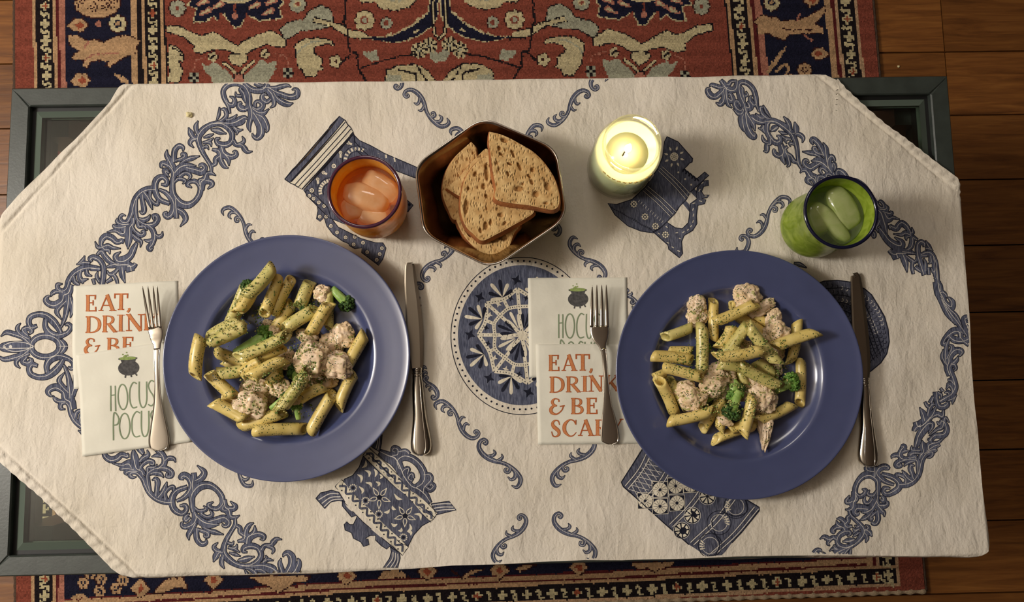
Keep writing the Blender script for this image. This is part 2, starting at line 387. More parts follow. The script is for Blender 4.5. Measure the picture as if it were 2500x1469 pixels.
# the unseen middle of the field: repeats of the same leaves under the table
for k, dy in enumerate((330, 660, 990)):
    leafset(lambda p, dy=dy: [(x / 3.0 + 20, y / 3.0 + dy) for x, y in p]); leafset(lambda p, dy=dy: [(2146 - x / 3.0, y / 3.0 + dy - 4) for x, y in p])
    half(lambda p, dy=dy: [(830 + x / 3.0, y / 3.0 + dy) for x, y in p]); half(lambda p, dy=dy: [(1316 - x / 3.0, y / 3.0 + dy) for x, y in p])
# --- borders: bands measured across the rug (left), (right), and (bottom)
wob = 6.0 * np.exp(-((KY - 260) / 190.0) ** 2)
XL = KX - wob
def band_l(a, b, c): K[(XL >= a) & (XL < b)] = c
ktop = np.interp(KY, [0, 185, 1440], [0, 20, 108])
XR = KX - ktop
def band_r(a, b, c): K[(XR >= a) & (XR < b)] = c
yb = np.interp(KX, [0, 60, 230, 500, 830, 1100, 1500, 1660, 2140, 2260], [1480, 1477, 1466, 1451, 1428, 1416, 1402, 1392, 1367, 1362])
YB = KY - yb
def vband_l():
    for a, b, c in ((0,78,RED),(78,86,TAN),(86,92,BLK),(92,127,BLK),(127,136,TAN),(136,143,DRD),(143,157,PNK),(157,318,NAV),(318,333,TAN),(333,345,BLK),(345,353,TAN),(353,390,BLK),(390,399,TAN),(399,403,BLK)): band_l(a, b, c)
def vband_r():
    for a, b, c in ((1768,1772,BLK),(1772,1781,TAN),(1781,1822,BLK),(1822,1831,TAN),(1831,1841,DRD),(1841,1857,PNK),(1857,2011,NAV),(2011,2027,TAN),(2027,2035,DRD),(2035,2043,PAL),(2043,2083,BLK),(2083,2091,PAL),(2091,2240,RED)): band_r(a, b, c)
vband_l(); vband_r()
inb = (XL > 157) & (XR < 2011)          # the bottom border between the two side borders
for a, b, c in ((-210,-202,BLK),(-202,-194,TAN),(-194,-160,BLK),(-160,-150,TAN),(-150,-10,NAV),(-10,-6,DRD),(-6,6,TAN),(6,14,DRD)):
    K[inb & (YB >= a) & (YB < b)] = c
in2 = (XL > 92) & (XR < 2083)
for a, b, c in ((12,20,TAN),(20,26,BLK),(26,57,BLK),(57,66,PAL)): K[in2 & (YB >= a) & (YB < b)] = c
K[YB >= 66] = RED
for x0, x1, c in ((78, 92, TAN),): K[(XL >= x0) & (XL < 86) & (YB < 66)] = c
# crosses and hooks in the guard bands
def hook(x, y, s=1.0, vert=True):
    p = [(-9, -7), (-9, 0), (-2, 2), (2, -2), (9, 0), (9, 7)]
    if not vert: p = [(b, a) for a, b in p]
    stroke([(x + a * s, y + b * s) for a, b in p], 6, CRE, 0)
kk = 0
for k in range(-4, 36):
    y = 15 + 42.3 * k
    if y < 1490:
        wl = 6.0 * math.exp(-((y - 260) / 190.0) ** 2)
        cross(109 + wl, y, CRE, 12, ORN if k % 3 == 0 else None); hook(109 + wl, y + 21)
    y2 = 32 + 42.3 * k
    if y2 < 1300:
        wl = 6.0 * math.exp(-((y2 - 260) / 190.0) ** 2)
        cross(371 + wl, y2, CRE, 12, ORN if k % 3 == 0 else None); hook(371 + wl, y2 + 21)
    y3 = 22 + 42.3 * k
    if y3 < 1300:
        sh = np.interp(y3, [0, 185, 1440], [0, 20, 108]); cross(1802 + sh, y3, CRE, 12, ORN if k % 3 == 1 else None); hook(1802 + sh, y3 + 21)
    y4 = 5 + 42.3 * k
    if y4 < 1420:
        sh = np.interp(y4, [0, 185, 1440], [0, 20, 108]); cross(2063 + sh, y4, CRE, 12, ORN if k % 3 == 1 else None); hook(2063 + sh, y4 + 21)
for k in range(36):
    x = 128 + 61.0 * k
    if 120 < x < 2165:
        y = np.interp(x, [0, 60, 230, 500, 830, 1100, 1500, 1660, 2140, 2260], [1480, 1477, 1466, 1451, 1428, 1416, 1402, 1392, 1367, 1362]) + 41
        cross(x, y, CRE, 12.5, ORN if k % 4 == 1 else None); hook(x + 30, y, 1.0, False)
# motifs of the left border
def rosette(x, y):
    disc(x, y, 58, BRN, 38); disc(x, y, 55, TAN, 35)
    for a in (-38, -13, 13, 38):
        flower(x + a, y + 16 - abs(a) * .5, 13, TAN, BRN, TAN, 6); flower(x + a * .8, y - 16, 12, TAN, BRN, TAN, 6)
def bud(x, y, s=1.0, flip=1):
    poly([(x - 28 * s * flip, y + 4 * s), (x - 12 * s * flip, y - 16 * s), (x + 10 * s * flip, y - 15 * s), (x + 22 * s * flip, y), (x + 8 * s * flip, y + 16 * s), (x - 8 * s * flip, y + 15 * s)], TAN, BRN, 4)
    poly([(x - 10 * s * flip, y), (x + 2 * s * flip, y - 9 * s), (x + 14 * s * flip, y + 1 * s), (x + 2 * s * flip, y + 9 * s)], ORN)
def bird_l(dx, dy):
    T = lambda p: [(a / 3.0 + dx, b / 3.0 + dy) for a, b in p]
    poly(T([(500,260),(560,260),(640,300),(680,290),(760,310),(870,260),(950,260),(1020,300),(1000,360),(1010,380),(960,400),(900,420),(850,460),(800,490),(780,480),(800,450),(720,440),(660,450),(640,500),(610,480),(620,440),(520,430),(550,400),(590,370),(510,330)]), TAN, BRN, 4)
    stroke(T([(620, 440), (700, 400), (860, 390)]), 3, PNK); stroke(T([(650, 300), (620, 350)]), 5, PNK, 0)
def lborder(dy):
    rosette(238, 8 + dy); flower(288, 58 + dy, 22, CRE, NAV, TAN); disc(241, 58 + dy, 8, PNK)
    bud(193, 61 + dy); bird_l(0, dy); bud(200, 196 + dy); stroke([(281, 180 + dy), (300, 194 + dy), (318, 206 + dy)], (6, 13, 4), TAN)
    flower(250, 236 + dy, 20, TAN, BRN, CRE); stroke([(180, 250 + dy), (230, 270 + dy), (300, 250 + dy)], 5, TAN)
for dy in (-270, 0, 270, 540, 810, 1080): lborder(dy)
def rborder(dy):
    sh = lambda y: np.interp(y, [0, 185, 1440], [0, 20, 108])
    T = lambda p: [(1660 + a / 2.976 + sh(dy) - sh(0), b / 2.976 + dy) for a, b in p]
    x, y = T([(665, 20)])[0]; flower(x, y, 20, CRE, NAV, TAN)
    poly(T([(590,110),(700,130),(730,150),(850,150),(930,120),(1050,50),(1050,100),(980,170),(1040,210),(1040,240),(920,240),(800,250),(760,290),(700,270),(640,240),(560,250),(570,180),(540,160)]), TAN, BRN, 4)
    stroke(T([(740,210),(820,220),(960,215)]), 3, BRN); stroke(T([(850,140),(870,105)]), 6, PNK, 0); stroke(T([(900,255),(960,295)]), 5, PNK, 0)
    x, y = T([(1010, 390)])[0]; bud(x, y, .9, -1); x, y = T([(960, 5)])[0]; bud(x, y, .8)
    stroke(T([(770,340),(690,450),(640,525)]), (4, 12, 8), TAN); stroke(T([(700,520),(760,470),(790,500),(770,540)]), 7, TAN)
    x, y = T([(905, 510)])[0]; flower(x, y, 18, TAN, BRN, TAN); x, y = T([(800, 620)])[0]; flower(x, y, 28, TAN, BRN, TAN)
for dy in (-240, 0, 240, 480, 720, 960): rborder(dy)
# motifs of the bottom border, seen in the strip below the cloth
for a, b in ((610,1330),(730,1390),(850,1370),(900,1310),(740,1300),(660,1260)):
    x, y = B1([(a, b)])[0]; flower(x, y, 15, TAN, NAV, TAN, 6)
for a, b in ((1030,1375),(1565,1310)):
    x, y = B1([(a, b)])[0]; poly([(x - 24, y), (x, y - 26), (x + 24, y), (x, y + 22)], TAN, BRN, 4); poly([(x - 10, y), (x, y - 12), (x + 10, y), (x, y + 10)], ORN)
poly(B1([(1120,1410),(1180,1330),(1250,1290),(1340,1280),(1370,1370),(1290,1360),(1200,1400)]), TAN, BRN, 4)
poly(B1([(1830,1290),(1900,1280),(2270,1280),(2260,1310),(2150,1330),(2100,1370),(2040,1400),(1980,1360),(1900,1330)]), TAN, BRN, 4)
stroke(B1([(540,1440),(600,1420),(640,1450)]), 10, TAN)
for a, b in ((50,1280),(640,1250),(1170,1240),(1750,1215)):
    x, y = B2([(a, b)])[0]; poly([(x - 24, y), (x, y - 24), (x + 24, y), (x, y + 20)], TAN, BRN, 4); poly([(x - 10, y), (x, y - 10), (x + 10, y), (x, y + 9)], ORN)
poly(B2([(270,1300),(330,1240),(420,1230),(510,1290),(420,1290),(350,1300)]), TAN, BRN, 4)
poly(B2([(820,1240),(890,1290),(960,1240),(1060,1230),(980,1260),(900,1300)]), TAN, BRN, 4)
poly(B2([(2140,1200),(2200,1230),(2260,1220),(2300,1250),(2350,1220),(2420,1210),(2440,1180),(2150,1180)]), TAN, BRN, 4)
poly(B2([(1280,1230),(1340,1200),(1430,1190),(1390,1220),(1320,1240)]), TAN, BRN, 4)
# --- jitter the knots' edges, then build
sw = nr.rand(*K.shape) < 0.06; K2 = np.roll(K, 1, 1); K[sw] = K2[sw]
colr = PALC[K]
val = 1.0 + 0.42 * (nr.rand(*K.shape) - .5) + 0.10 * np.sin(np.arange(K.shape[1]) * 0.55 + nr.rand(K.shape[1]) * 1.5)[None, :]
colr = colr * val[..., None]
seed = RZ + 0.0007 * nr.rand(NUx + 1, NVy + 1)
edge = (Uu < 1e-6) | (Uu > 1 - 1e-6) | (Vv < 1e-6) | (Vv > 1 - 1e-6); seed[edge] = 0.001
V = np.stack([gx, gy, seed], -1).reshape(-1, 3)
Fg = gridfaces(NUx + 1, NVy + 1)[:, ::-1]
m, nt, b = nodes_of('wool_knots'); setb(b, (0.4, 0.1, 0.08), 0.95, spec=0.1)
at = N(nt, 'ShaderNodeAttribute', attribute_name='knot_colour'); nt.links.new(at.outputs['Color'], b.inputs['Base Color'])
nz = N(nt, 'ShaderNodeTexNoise', i_Scale=700.0, i_Detail=2.0); nt.links.new(N(nt, 'ShaderNodeNewGeometry').outputs['Position'], nz.inputs['Vector'])
bp = N(nt, 'ShaderNodeBump', i_Strength=0.8, i_Distance=0.002); nt.links.new(nz.outputs['Fac'], bp.inputs['Height']); nt.links.new(bp.outputs[0], b.inputs['Normal'])
M_knot = m
rug_e = thing('rug', 'red oriental rug with navy border of pale flowers lying on the floorboards under the table', 'rug', (0, 0, 0))
pile = mesh('pile', V, Fg, M_knot, rug_e, smooth=False)
ca = pile.data.color_attributes.new('knot_colour', 'FLOAT_COLOR', 'CORNER')
cc = np.concatenate([colr.reshape(-1, 3), np.ones((colr.shape[0] * colr.shape[1], 1))], 1)
ca.data.foreach_set('color', np.repeat(cc, 4, axis=0).astype(np.float32).ravel())
M_selv = mat('brown_selvedge', (84, 62, 46), 0.95, 0.4, 500, 0.001)
M_fringe = mat('cream_fringe_cord', (168, 146, 116), 0.95, 0.3, 400, 0.001)
def cordage(name, p, q, r, m, n, tw):
    t = np.linspace(0, 1, n); C = np.stack([p[0] + (q[0]-p[0])*t, p[1] + (q[1]-p[1])*t, r*1.0 + 0*t], -1)
    V, Fc = loft(C, r * (1 + tw * np.sin(t * n * 1.1)), r * (1 + tw * np.sin(t * n * 1.1)), n=8); mesh(name, V, Fc, m, rug_e)
cordage('selvedge', cTL, cBL, 0.0042, M_selv, 500, .1); cordage('selvedge', cTR, cBR, 0.0042, M_selv, 500, .1)
cordage('fringe_cord', cBL, cBR, 0.0050, M_fringe, 420, .25)
# ------------------------------------------------------------------ the coffee table
TW, TH = 0.5918, 0.2965
M_frame = mat('dark_green_black_paint', (56, 62, 57), 0.40, 0.25, 60, 0.00012, 300, coat=0.2, coat_rough=0.3)
M_groove = mat('black_groove', (12, 12, 11), 0.6)
M_bevel = mat('green_glass_bevel', (84, 94, 84), 0.25, spec=0.6)
m, nt, b = nodes_of('table_glass'); nt.nodes.remove(b)
tr = N(nt, 'ShaderNodeBsdfTransparent'); tr.inputs[0].default_value = (0.90, 0.94, 0.90, 1)
gl = N(nt, 'ShaderNodeBsdfGlossy'); gl.inputs['Roughness'].default_value = 0.03; fr = N(nt, 'ShaderNodeValue'); fr.outputs[0].default_value = .04
mx = N(nt, 'ShaderNodeMixShader'); nt.links.new(fr.outputs[0], mx.inputs[0]); nt.links.new(tr.outputs[0], mx.inputs[1]); nt.links.new(gl.outputs[0], mx.inputs[2])
nt.links.new(mx.outputs[0], nt.nodes['Material Output'].inputs[0]); M_tglass = m
table = thing('coffee_table', 'low dark green-black coffee table with a glass top, standing on the rug under the tablecloth', 'table', (0, 0, 0))
RW = 0.0235; z1 = TZ; z0 = TZ - 0.042
def rail(pts):   # mitred bar with a small bevel on the top edges
    pts = np.array(pts, float); c = pts.mean(0); ins = c + (pts - c) * 1.0
    k = 0.0015; d = pts.copy()
    V = np.array([(p[0], p[1], z0) for p in pts] + [(p[0], p[1], z1 - k) for p in pts] + [(p[0] + np.sign(c[0]-p[0])*k, p[1] + np.sign(c[1]-p[1])*k, z1) for p in pts])
    return V, [[3,2,1,0],[8,9,10,11]] + [[i, (i+1)%4, (i+1)%4+4, i+4] for i in range(4)] + [[i+4, (i+1)%4+4, (i+1)%4+8, i+8] for i in range(4)]
a, b_, c, d = TW, TH, TW - RW, TH - RW
for pts in ([(-a,-b_),(a,-b_),(c,-d),(-c,-d)], [(-c,d),(c,d),(a,b_),(-a,b_)], [(-a,-b_),(-c,-d),(-c,d),(-a,b_)], [(c,-d),(a,-b_),(a,b_),(c,d)]):
    V, Fc = rail(pts); mesh('frame_rail', V, Fc, M_frame, table, smooth=False)
# dark rebate, then the bevelled edge of the glass
G = 0.0045; e1, f1 = c - G, d - G; e2, f2 = e1 - 0.0095, f1 - 0.0095
V, Fc = join([box(-c, c, d-G, d, z0, z1-.008), box(-c, c, -d, -d+G, z0, z1-.008), box(-c, -c+G, -d+G, d-G, z0, z1-.008), box(c-G, c, -d+G, d-G, z0, z1-.008)])
mesh('rebate', V, Fc, M_groove, table, smooth=False)
zg = z1 - 0.004
o = [(-e1,-f1),(e1,-f1),(e1,f1),(-e1,f1)]; i_ = [(-e2,-f2),(e2,-f2),(e2,f2),(-e2,f2)]
V = [(x, y, zg - .004) for x, y in o] + [(x, y, zg) for x, y in i_] + [(x, y, zg - .008) for x, y in o] + [(x, y, zg-.008) for x, y in i_]
Fc = [[k, (k+1)%4, (k+1)%4+4, k+4] for k in range(4)] + [[k+8, (k+1)%4+8, (k+1)%4, k] for k in range(4)] + [[k+12,(k+1)%4+12,(k+1)%4+8,k+8] for k in range(4)]
mesh('glass_bevel', V, Fc, M_bevel, table, smooth=False)
V, Fc = box(-e2, e2, -f2, f2, zg - .006, zg); mesh('glass_pane', V, Fc, M_tglass, table, smooth=False)
for sx in (-1, 1):
    for sy in (-1, 1):
        x1, y1 = sx * (TW - .004), sy * (TH - .004); x2, y2 = sx * (TW - .050), sy * (TH - .050)
        V, Fc = box(min(x1,x2), max(x1,x2), min(y1,y2), max(y1,y2), 0.0125, z0); mesh('leg', V, Fc, M_frame, table, smooth=False)
for s in (-1, 1):
    V, Fc = box(-TW+.05, TW-.05, s*(TH-.012)-.008, s*(TH-.012)+.008, z0-.03, z0); mesh('apron', V, Fc, M_frame, table, smooth=False)
    V, Fc = box(s*(TW-.012)-.008, s*(TW-.012)+.008, -TH+.05, TH-.05, z0-.03, z0); mesh('apron', V, Fc, M_frame, table, smooth=False)

# ------------------------------------------------------------------ the tablecloth
CB = TZ + 0.0034
_r = np.random.RandomState(11)
WV = []
for lam, am in ((.16,.0006),(.13,.0005),(.10,.0004),(.075,.00028),(.06,.0002),(.05,.00014)):
    for q in range(2):
        th = _r.rand() * math.pi; WV.append((math.cos(th) * 2 * math.pi / lam, math.sin(th) * 2 * math.pi / lam, _r.rand() * 6.28, am))
def cz(x, y):
    x = np.asarray(x, float); y = np.asarray(y, float); z = CB + 0 * x
    for a, b, p, am in WV: z = z + am * np.sin(a * x + b * y + p)
    return z
EL = [(180,345),(204,310),(205,305),(216,290),(250,270),(345,182),(425,98),(475,48),(520,10),(545,-8),(620,-20),(1040,-20),(1085,-12),(1125,0),(1210,97),(1310,197),(1390,275),(1402,293),(1409,318)]
ER = [(180,2003),(184,2028),(190,2042),(215,2062),(262,2113),(310,2168),(366,2248),(420,2318),(436,2338),(450,2344),(600,2354),(900,2374),(1200,2400),(1290,2415),(1320,2418),(1335,2417),(1347,2411),(1356,2396)]
def top_y(x): return np.interp(x, [290, 340, 700, 960, 1100, 1450, 1700, 2003, 2042, 2100], [206, 204, 200, 199, 194, 189, 186, 179, 190, 250])
def bot_y(x): return np.interp(x, [275, 293, 320, 500, 745, 1000, 1105, 1210, 1430, 1520, 1800, 2000, 2330, 2370, 2395, 2412], [1396, 1404, 1409, 1406, 1402, 1389, 1380, 1377, 1366, 1368, 1358, 1354, 1358, 1360, 1357, 1345])
NXc, NYc = 620, 320
def edge_grid():
    s = np.linspace(0, 1, NYc + 1); U_, S_ = np.meshgrid(np.linspace(0, 1, NXc + 1), s, indexing='ij')
    yl = 206 + (1404 - 206) * S_; 
    el = np.array(EL, float); er = np.array(ER, float)
    Yl = 207 + (1403 - 207) * S_; Yr = 182 + (1356 - 182) * S_
    Xl = np.interp(Yl, el[:, 0], el[:, 1]); Xr = np.interp(Yr, er[:, 0], er[:, 1])
    X = Xl * (1 - U_) + Xr * U_
    T = top_y(X); Bm = bot_y(X)
    Y = Yl * (1 - U_) + Yr * U_
    Y0 = 207 * (1 - U_) + 182 * U_; Y1 = 1403 * (1 - U_) + 1356 * U_
    Y = Y + (T - Y0) * np.clip(1 - S_ * 6, 0, 1) * ((X > 290) & (X < 2042)) + (Bm - Y1) * np.clip(1 - (1 - S_) * 6, 0, 1) * ((X > 293) & (X < 2400))
    return X, Y
ex, ey = edge_grid()
wx, wy = UV(ex, ey, CB)
wz = cz(wx, wy)
# turned, puckered hems along the three cut corners
def hem(p, q, per=0.0125):
    global wz
    (x0, y0), (x1, y1) = U(*p, CB), U(*q, CB); L = math.hypot(x1-x0, y1-y0); tx, ty = (x1-x0)/L, (y1-y0)/L
    t = (wx-x0)*tx + (wy-y0)*ty; d = np.abs(-(wx-x0)*ty + (wy-y0)*tx); inside = (t > -.02) & (t < L+.02)
    ph = 2*math.pi*(t + 0.45*d + .002*np.sin(t*55))/per
    bandm = np.clip((0.0125 - d)/0.002, 0, 1) * inside
    wz = wz + bandm*(0.0013 + 0.0009*np.sin(ph)*np.clip(d/.002,0,1)) - inside*0.0011*np.exp(-((d-.0135)/.0014)**2) + inside*0.0007*np.exp(-((d-.018)/.0035)**2)*np.sin(ph*.5+1)
hem((293,1404),(-40,1090)); hem((2042,190),(2338,436)); 
hem((290,206),(-30,565), .09)
# everything beyond the table's edge sinks a little and the border rolls over
over = np.maximum(np.maximum(np.abs(wx) - TW, np.abs(wy) - TH), 0)
wz = wz - np.minimum(over, .03) ** 1 * 0.75
V = np.stack([wx, wy, wz], -1)
topE, botE, lefE, rigE = V[:, 0], V[:, -1], V[0], V[-1]
cloth = mesh('tablecloth', V.reshape(-1, 3), gridfaces(NXc + 1, NYc + 1)[:, ::-1], M_cloth)
tag(cloth, 'off-white linen tablecloth printed with blue-grey scrolls and jugs, draped over the glass table', 'tablecloth')
ORG[cloth] = np.zeros(3)
def flap(name, E, out, depth, n=14):
    """cloth hanging from the table's edge; depth is a function of 0..1 along the edge"""
    m = len(E); s = np.linspace(0, 1, m); dep = np.array([depth(q) for q in s]); k = np.linspace(0, 1, n)
    S_, K_ = np.meshgrid(s, k, indexing='ij')
    D = K_ * dep[:, None]; fold = 0.006 * np.sin(S_ * m * .045 + 2 * np.sin(S_ * 9)) * np.clip(D / .08, 0, 1)
    r = 0.003; dx = np.where(D < .006, D * .4, .0024) + fold + .0
    V = E[:, None, :] + np.array([out[0], out[1], 0])[None, None] * dx[..., None] - np.array([0, 0, 1.])[None, None] * D[..., None]
    ax = 0 if out[0] else 1; sg = out[ax]; lim = (TW if ax == 0 else TH) + .0005      # it hangs clear of the table's side
    c_ = V[..., ax] * sg; ramp_ = np.clip(D / .006, 0, 1); c_ = np.where(c_ < lim + np.maximum(fold, 0) + .001, c_ * (1 - ramp_) + (lim + .0010 + np.maximum(fold, 0)) * ramp_, c_); V[..., ax] = c_ * sg
    mesh(name, V.reshape(-1, 3), gridfaces(m, n), M_cloth, cloth)
tri = lambda mx: (lambda q: 0.004 + mx * (1 - abs(2 * q - 1)))
flap('cloth_overhang', topE, (0, 1), tri(.30)); flap('cloth_overhang', botE, (0, -1), tri(.30))
flap('cloth_overhang', rigE[120:], (1, 0), lambda q: .004 + .22 * min(1, q * 2) ); flap('cloth_overhang', lefE[90:246], (-1, 0), tri(.16))
# ------------------------------------------------------------------ the blue print on the cloth: thin inked shapes lying on the weave
PM = [M_ink, M_inkd, M_inkl, M_inkc, M_inkg]; INK, DRK, LIT, BARE, CHA = range(5)
class Decal:
    def __init__(s, zf=cz, base=0.00012, clip=True, step=0.0022):
        s.V = []; s.F = []; s.M = []; s.n = 0; s.zf = zf; s.base = base; s.clip = clip; s.step = step
    def add(s, xy, faces, mi, lift, px=None):
        xy = np.asarray(xy, float)
        z = s.zf(xy[:, 0], xy[:, 1]) + s.base + lift
        if s.clip:
            px_, py_ = PX(xy[:, 0], xy[:, 1], CB)
            ok = (py_ > top_y(px_) + 2.5) & (py_ < bot_y(px_) - 2.5) & (px_ < np.interp(py_, [e[0] for e in ER], [e[1] for e in ER]) - 3)
            faces = [f for f in faces if all(ok[i] for i in f)]
        s.V.append(np.c_[xy, z]); s.F += [[i + s.n for i in f] for f in faces]; s.M += [mi] * len(faces); s.n += len(xy)
    def rib(s, pts, w, mi, lift=0.0, sm=6, off=0.0, grow=0.0, lmin=0.0, shift=None):
        """ribbon; pts in photograph px, w full width in px; off = sideways shift as a share of the width"""
        pts = np.asarray(pts, float); w = np.broadcast_to(np.asarray(w, float), len(pts))
        q = crom(np.c_[pts, w], sm) if len(pts) > 2 else crom(np.c_[pts, w], max(2, int(np.hypot(*(pts[1]-pts[0])) / 8)))
        q[:, 2] = np.maximum(q[:, 2], lmin)
        t = np.gradient(q[:, :2], axis=0); t /= np.linalg.norm(t, axis=1)[:, None] + 1e-9; nrm = np.c_[-t[:, 1], t[:, 0]]
        c = q[:, :2] + nrm * (q[:, 2] * off)[:, None]
        if shift is not None: c = c + nrm * np.interp(np.linspace(0, 1, len(q)), np.linspace(0, 1, len(pts)), shift)[:, None]
        h = (0.5 * q[:, 2] + grow)[:, None]
        if grow > 0: c = c.copy(); c[0] -= t[0] * grow; c[-1] += t[-1] * grow
        P = np.stack([c - nrm * h, c, c + nrm * h], 1).reshape(-1, 2)
        X, Y = UV(P[:, 0], P[:, 1], CB)
        fs = []
        for i in range(len(q) - 1):
            a = 3 * i; fs += [[a, a+1, a+4, a+3], [a+1, a+2, a+5, a+4]]
        s.add(np.c_[X, Y], fs, mi, lift)
    def leaf(s, pts, w, fill=INK, light=True, ow=1.55, side=-0.13, lw=0.07):
        """one pen-drawn scroll: dark outline, blue-grey body, pale vein"""
        s.rib(pts, w, DRK, 0.0, grow=ow)
        s.rib(pts, w, fill, 0.00010)
        if light:
            k = np.asarray(w, float); s.rib(pts, k * lw + 0.35 * (k > 3), LIT, 0.00020, shift=k * side)
    def area(s, pts, mi, lift=0.0, grid=10.0):
        P = [Vector(p) for p in pts]; n = len(P)
        a = np.asarray(pts, float); lo = a.min(0); hi = a.max(0); ex = []
        gx_ = np.arange(lo[0] + grid * .5, hi[0], grid); gy_ = np.arange(lo[1] + grid * .5, hi[1], grid)
        ex = [Vector((x, y)) for x in gx_ for y in gy_]
        r = delaunay_2d_cdt(P + ex, [], [list(range(n))], 2, 1e-4)
        vs = np.array([(v.x, v.y) for v in r[0]]); X, Y = UV(vs[:, 0], vs[:, 1], CB)
        tri = []
        for f in r[2]:
            if not f: continue
            c = vs[list(f)].mean(0); ins = False
            for i in range(n):
                (x0, y0), (x1, y1) = a[i], a[i - 1]
                if (y0 > c[1]) != (y1 > c[1]) and c[0] < (x1 - x0) * (c[1] - y0) / (y1 - y0) + x0: ins = not ins
            if ins: tri.append(list(f)[::-1] if False else list(f))
        s.add(np.c_[X, Y], tri, mi, lift)
    def dot(s, x, y, r, mi, lift=0.0002, n=10, ry=None):
        a = np.linspace(0, 2*np.pi, n, endpoint=False); P = np.c_[x + r*np.cos(a), y + (ry or r)*np.sin(a)]
        X, Y = UV(P[:, 0], P[:, 1], CB); s.add(np.c_[X, Y], [list(range(n))], mi, lift)
    def ring(s, x, y, r, w, mi, lift=0.0002, n=40, ry=None, a0=0, a1=6.2832):
        a = np.linspace(a0, a1, n); s.rib(np.c_[x + r*np.cos(a), y + (ry or r)*np.sin(a)], w, mi, lift, sm=1)
    def build(s, name, parent, mats=None, label=None):
        V = np.vstack(s.V)
        o = mesh(name, V, s.F, mats or PM, parent, s.M, smooth=True)
        me = o.data          # every inked face looks up
        import bmesh
        bm = bmesh.new(); bm.from_mesh(me); bm.normal_update()
        fl = [f for f in bm.faces if f.normal.z < 0]
        if fl: bmesh.ops.reverse_faces(bm, faces=fl)
        bm.to_mesh(me); bm.free()
        if label: o['label'] = label
        return o

# --- the acanthus border, traced once (upper left arm) and repeated in the three other arms
def Z(origin, sc_, rows):
    return [([(origin[0] + a[0] / sc_, origin[1] + a[1] / sc_) for a in r], [a[2] / sc_ for a in r]) for r in rows]
ARM = []
ARM += Z((520, 180), 5.65, [
 [(240,545,16),(215,440,46),(165,340,58),(150,240,58),(220,165,58),(330,145,58),(420,175,60),(480,250,62),(505,340,66),(500,420,70),(520,490,75),(530,560,66),(510,650,60),(495,730,50),(515,800,5)],
 [(185,370,16),(220,425,45),(280,440,58),(308,390,55),(290,345,38),(242,325,6)],
 [(400,195,8),(385,230,36),(425,285,58),(442,350,50),(455,405,8)], [(322,265,6),(335,310,32),(400,320,34)],
 [(490,470,44),(440,490,64),(385,475,80),(368,430,60),(400,405,24)],
 [(430,130,40),(490,190,60),(560,232,70),(650,238,70),(720,210,70),(750,150,60),(775,110,40)],
 [(440,125,20),(560,130,40),(640,165,45),(700,160,8)],
 [(690,200,60),(780,210,62),(850,252,62),(950,290,62),(1060,320,64),(1145,300,72),(1160,240,62),(1130,208,34),(1092,218,6)],
 [(760,190,20),(850,200,45),(940,178,50),(1020,160,36),(1072,180,6)],
 [(830,260,40),(880,340,52),(950,390,72),(1030,418,60),(1098,400,6)],
 [(750,220,60),(805,290,72),(835,360,52),(842,430,42),(795,470,6)],
 [(800,350,38),(745,390,50),(690,360,60),(682,312,45),(710,285,28),(748,300,6)],
 [(545,470,40),(600,500,50),(660,490,60),(690,435,60),(652,392,44),(600,392,32),(582,440,36),(600,460,18)],
 [(545,490,44),(620,542,62),(700,548,52),(772,490,6)],
 [(550,540,60),(600,620,82),(650,720,92),(655,820,92),(610,880,68),(560,862,38),(542,825,6)],
 [(600,565,26),(680,610,72),(730,700,76),(748,770,42),(732,806,5)],
 [(20,690,30),(150,688,42),(280,690,72),(380,650,104),(440,612,60),(480,625,5)],
 [(180,640,26),(262,630,50),(333,570,5)], [(280,735,30),(350,780,40),(412,770,6)], [(285,740,30),(330,800,40),(325,842,5)],
 [(60,662,6),(130,642,42),(188,580,46),(170,502,46),(108,490,8)], [(50,650,6),(85,560,34),(92,470,8)],
 [(0,700,38),(120,700,50),(220,760,60),(268,850,60),(240,950,60),(160,982,70),(70,960,60),(48,905,42),(95,890,14)],
 [(-10,780,18),(90,802,58),(182,825,6)],
 [(280,920,46),(320,980,50),(400,992,46),(440,1040,62),(480,1080,42),(542,1074,4)], [(350,975,26),(415,950,38),(428,910,30),(405,868,5)],
 [(110,1010,70),(130,1090,92),(180,1130,80),(260,1150,60),(322,1120,56),(310,1072,30),(276,1078,5)],
 [(160,1120,60),(212,1180,60),(222,1266,5)], [(-10,1040,26),(80,1075,60),(100,1180,60),(150,1270,50),(208,1302,5)], [(100,1120,46),(30,1170,50),(28,1230,50),(-20,1262,36)]])
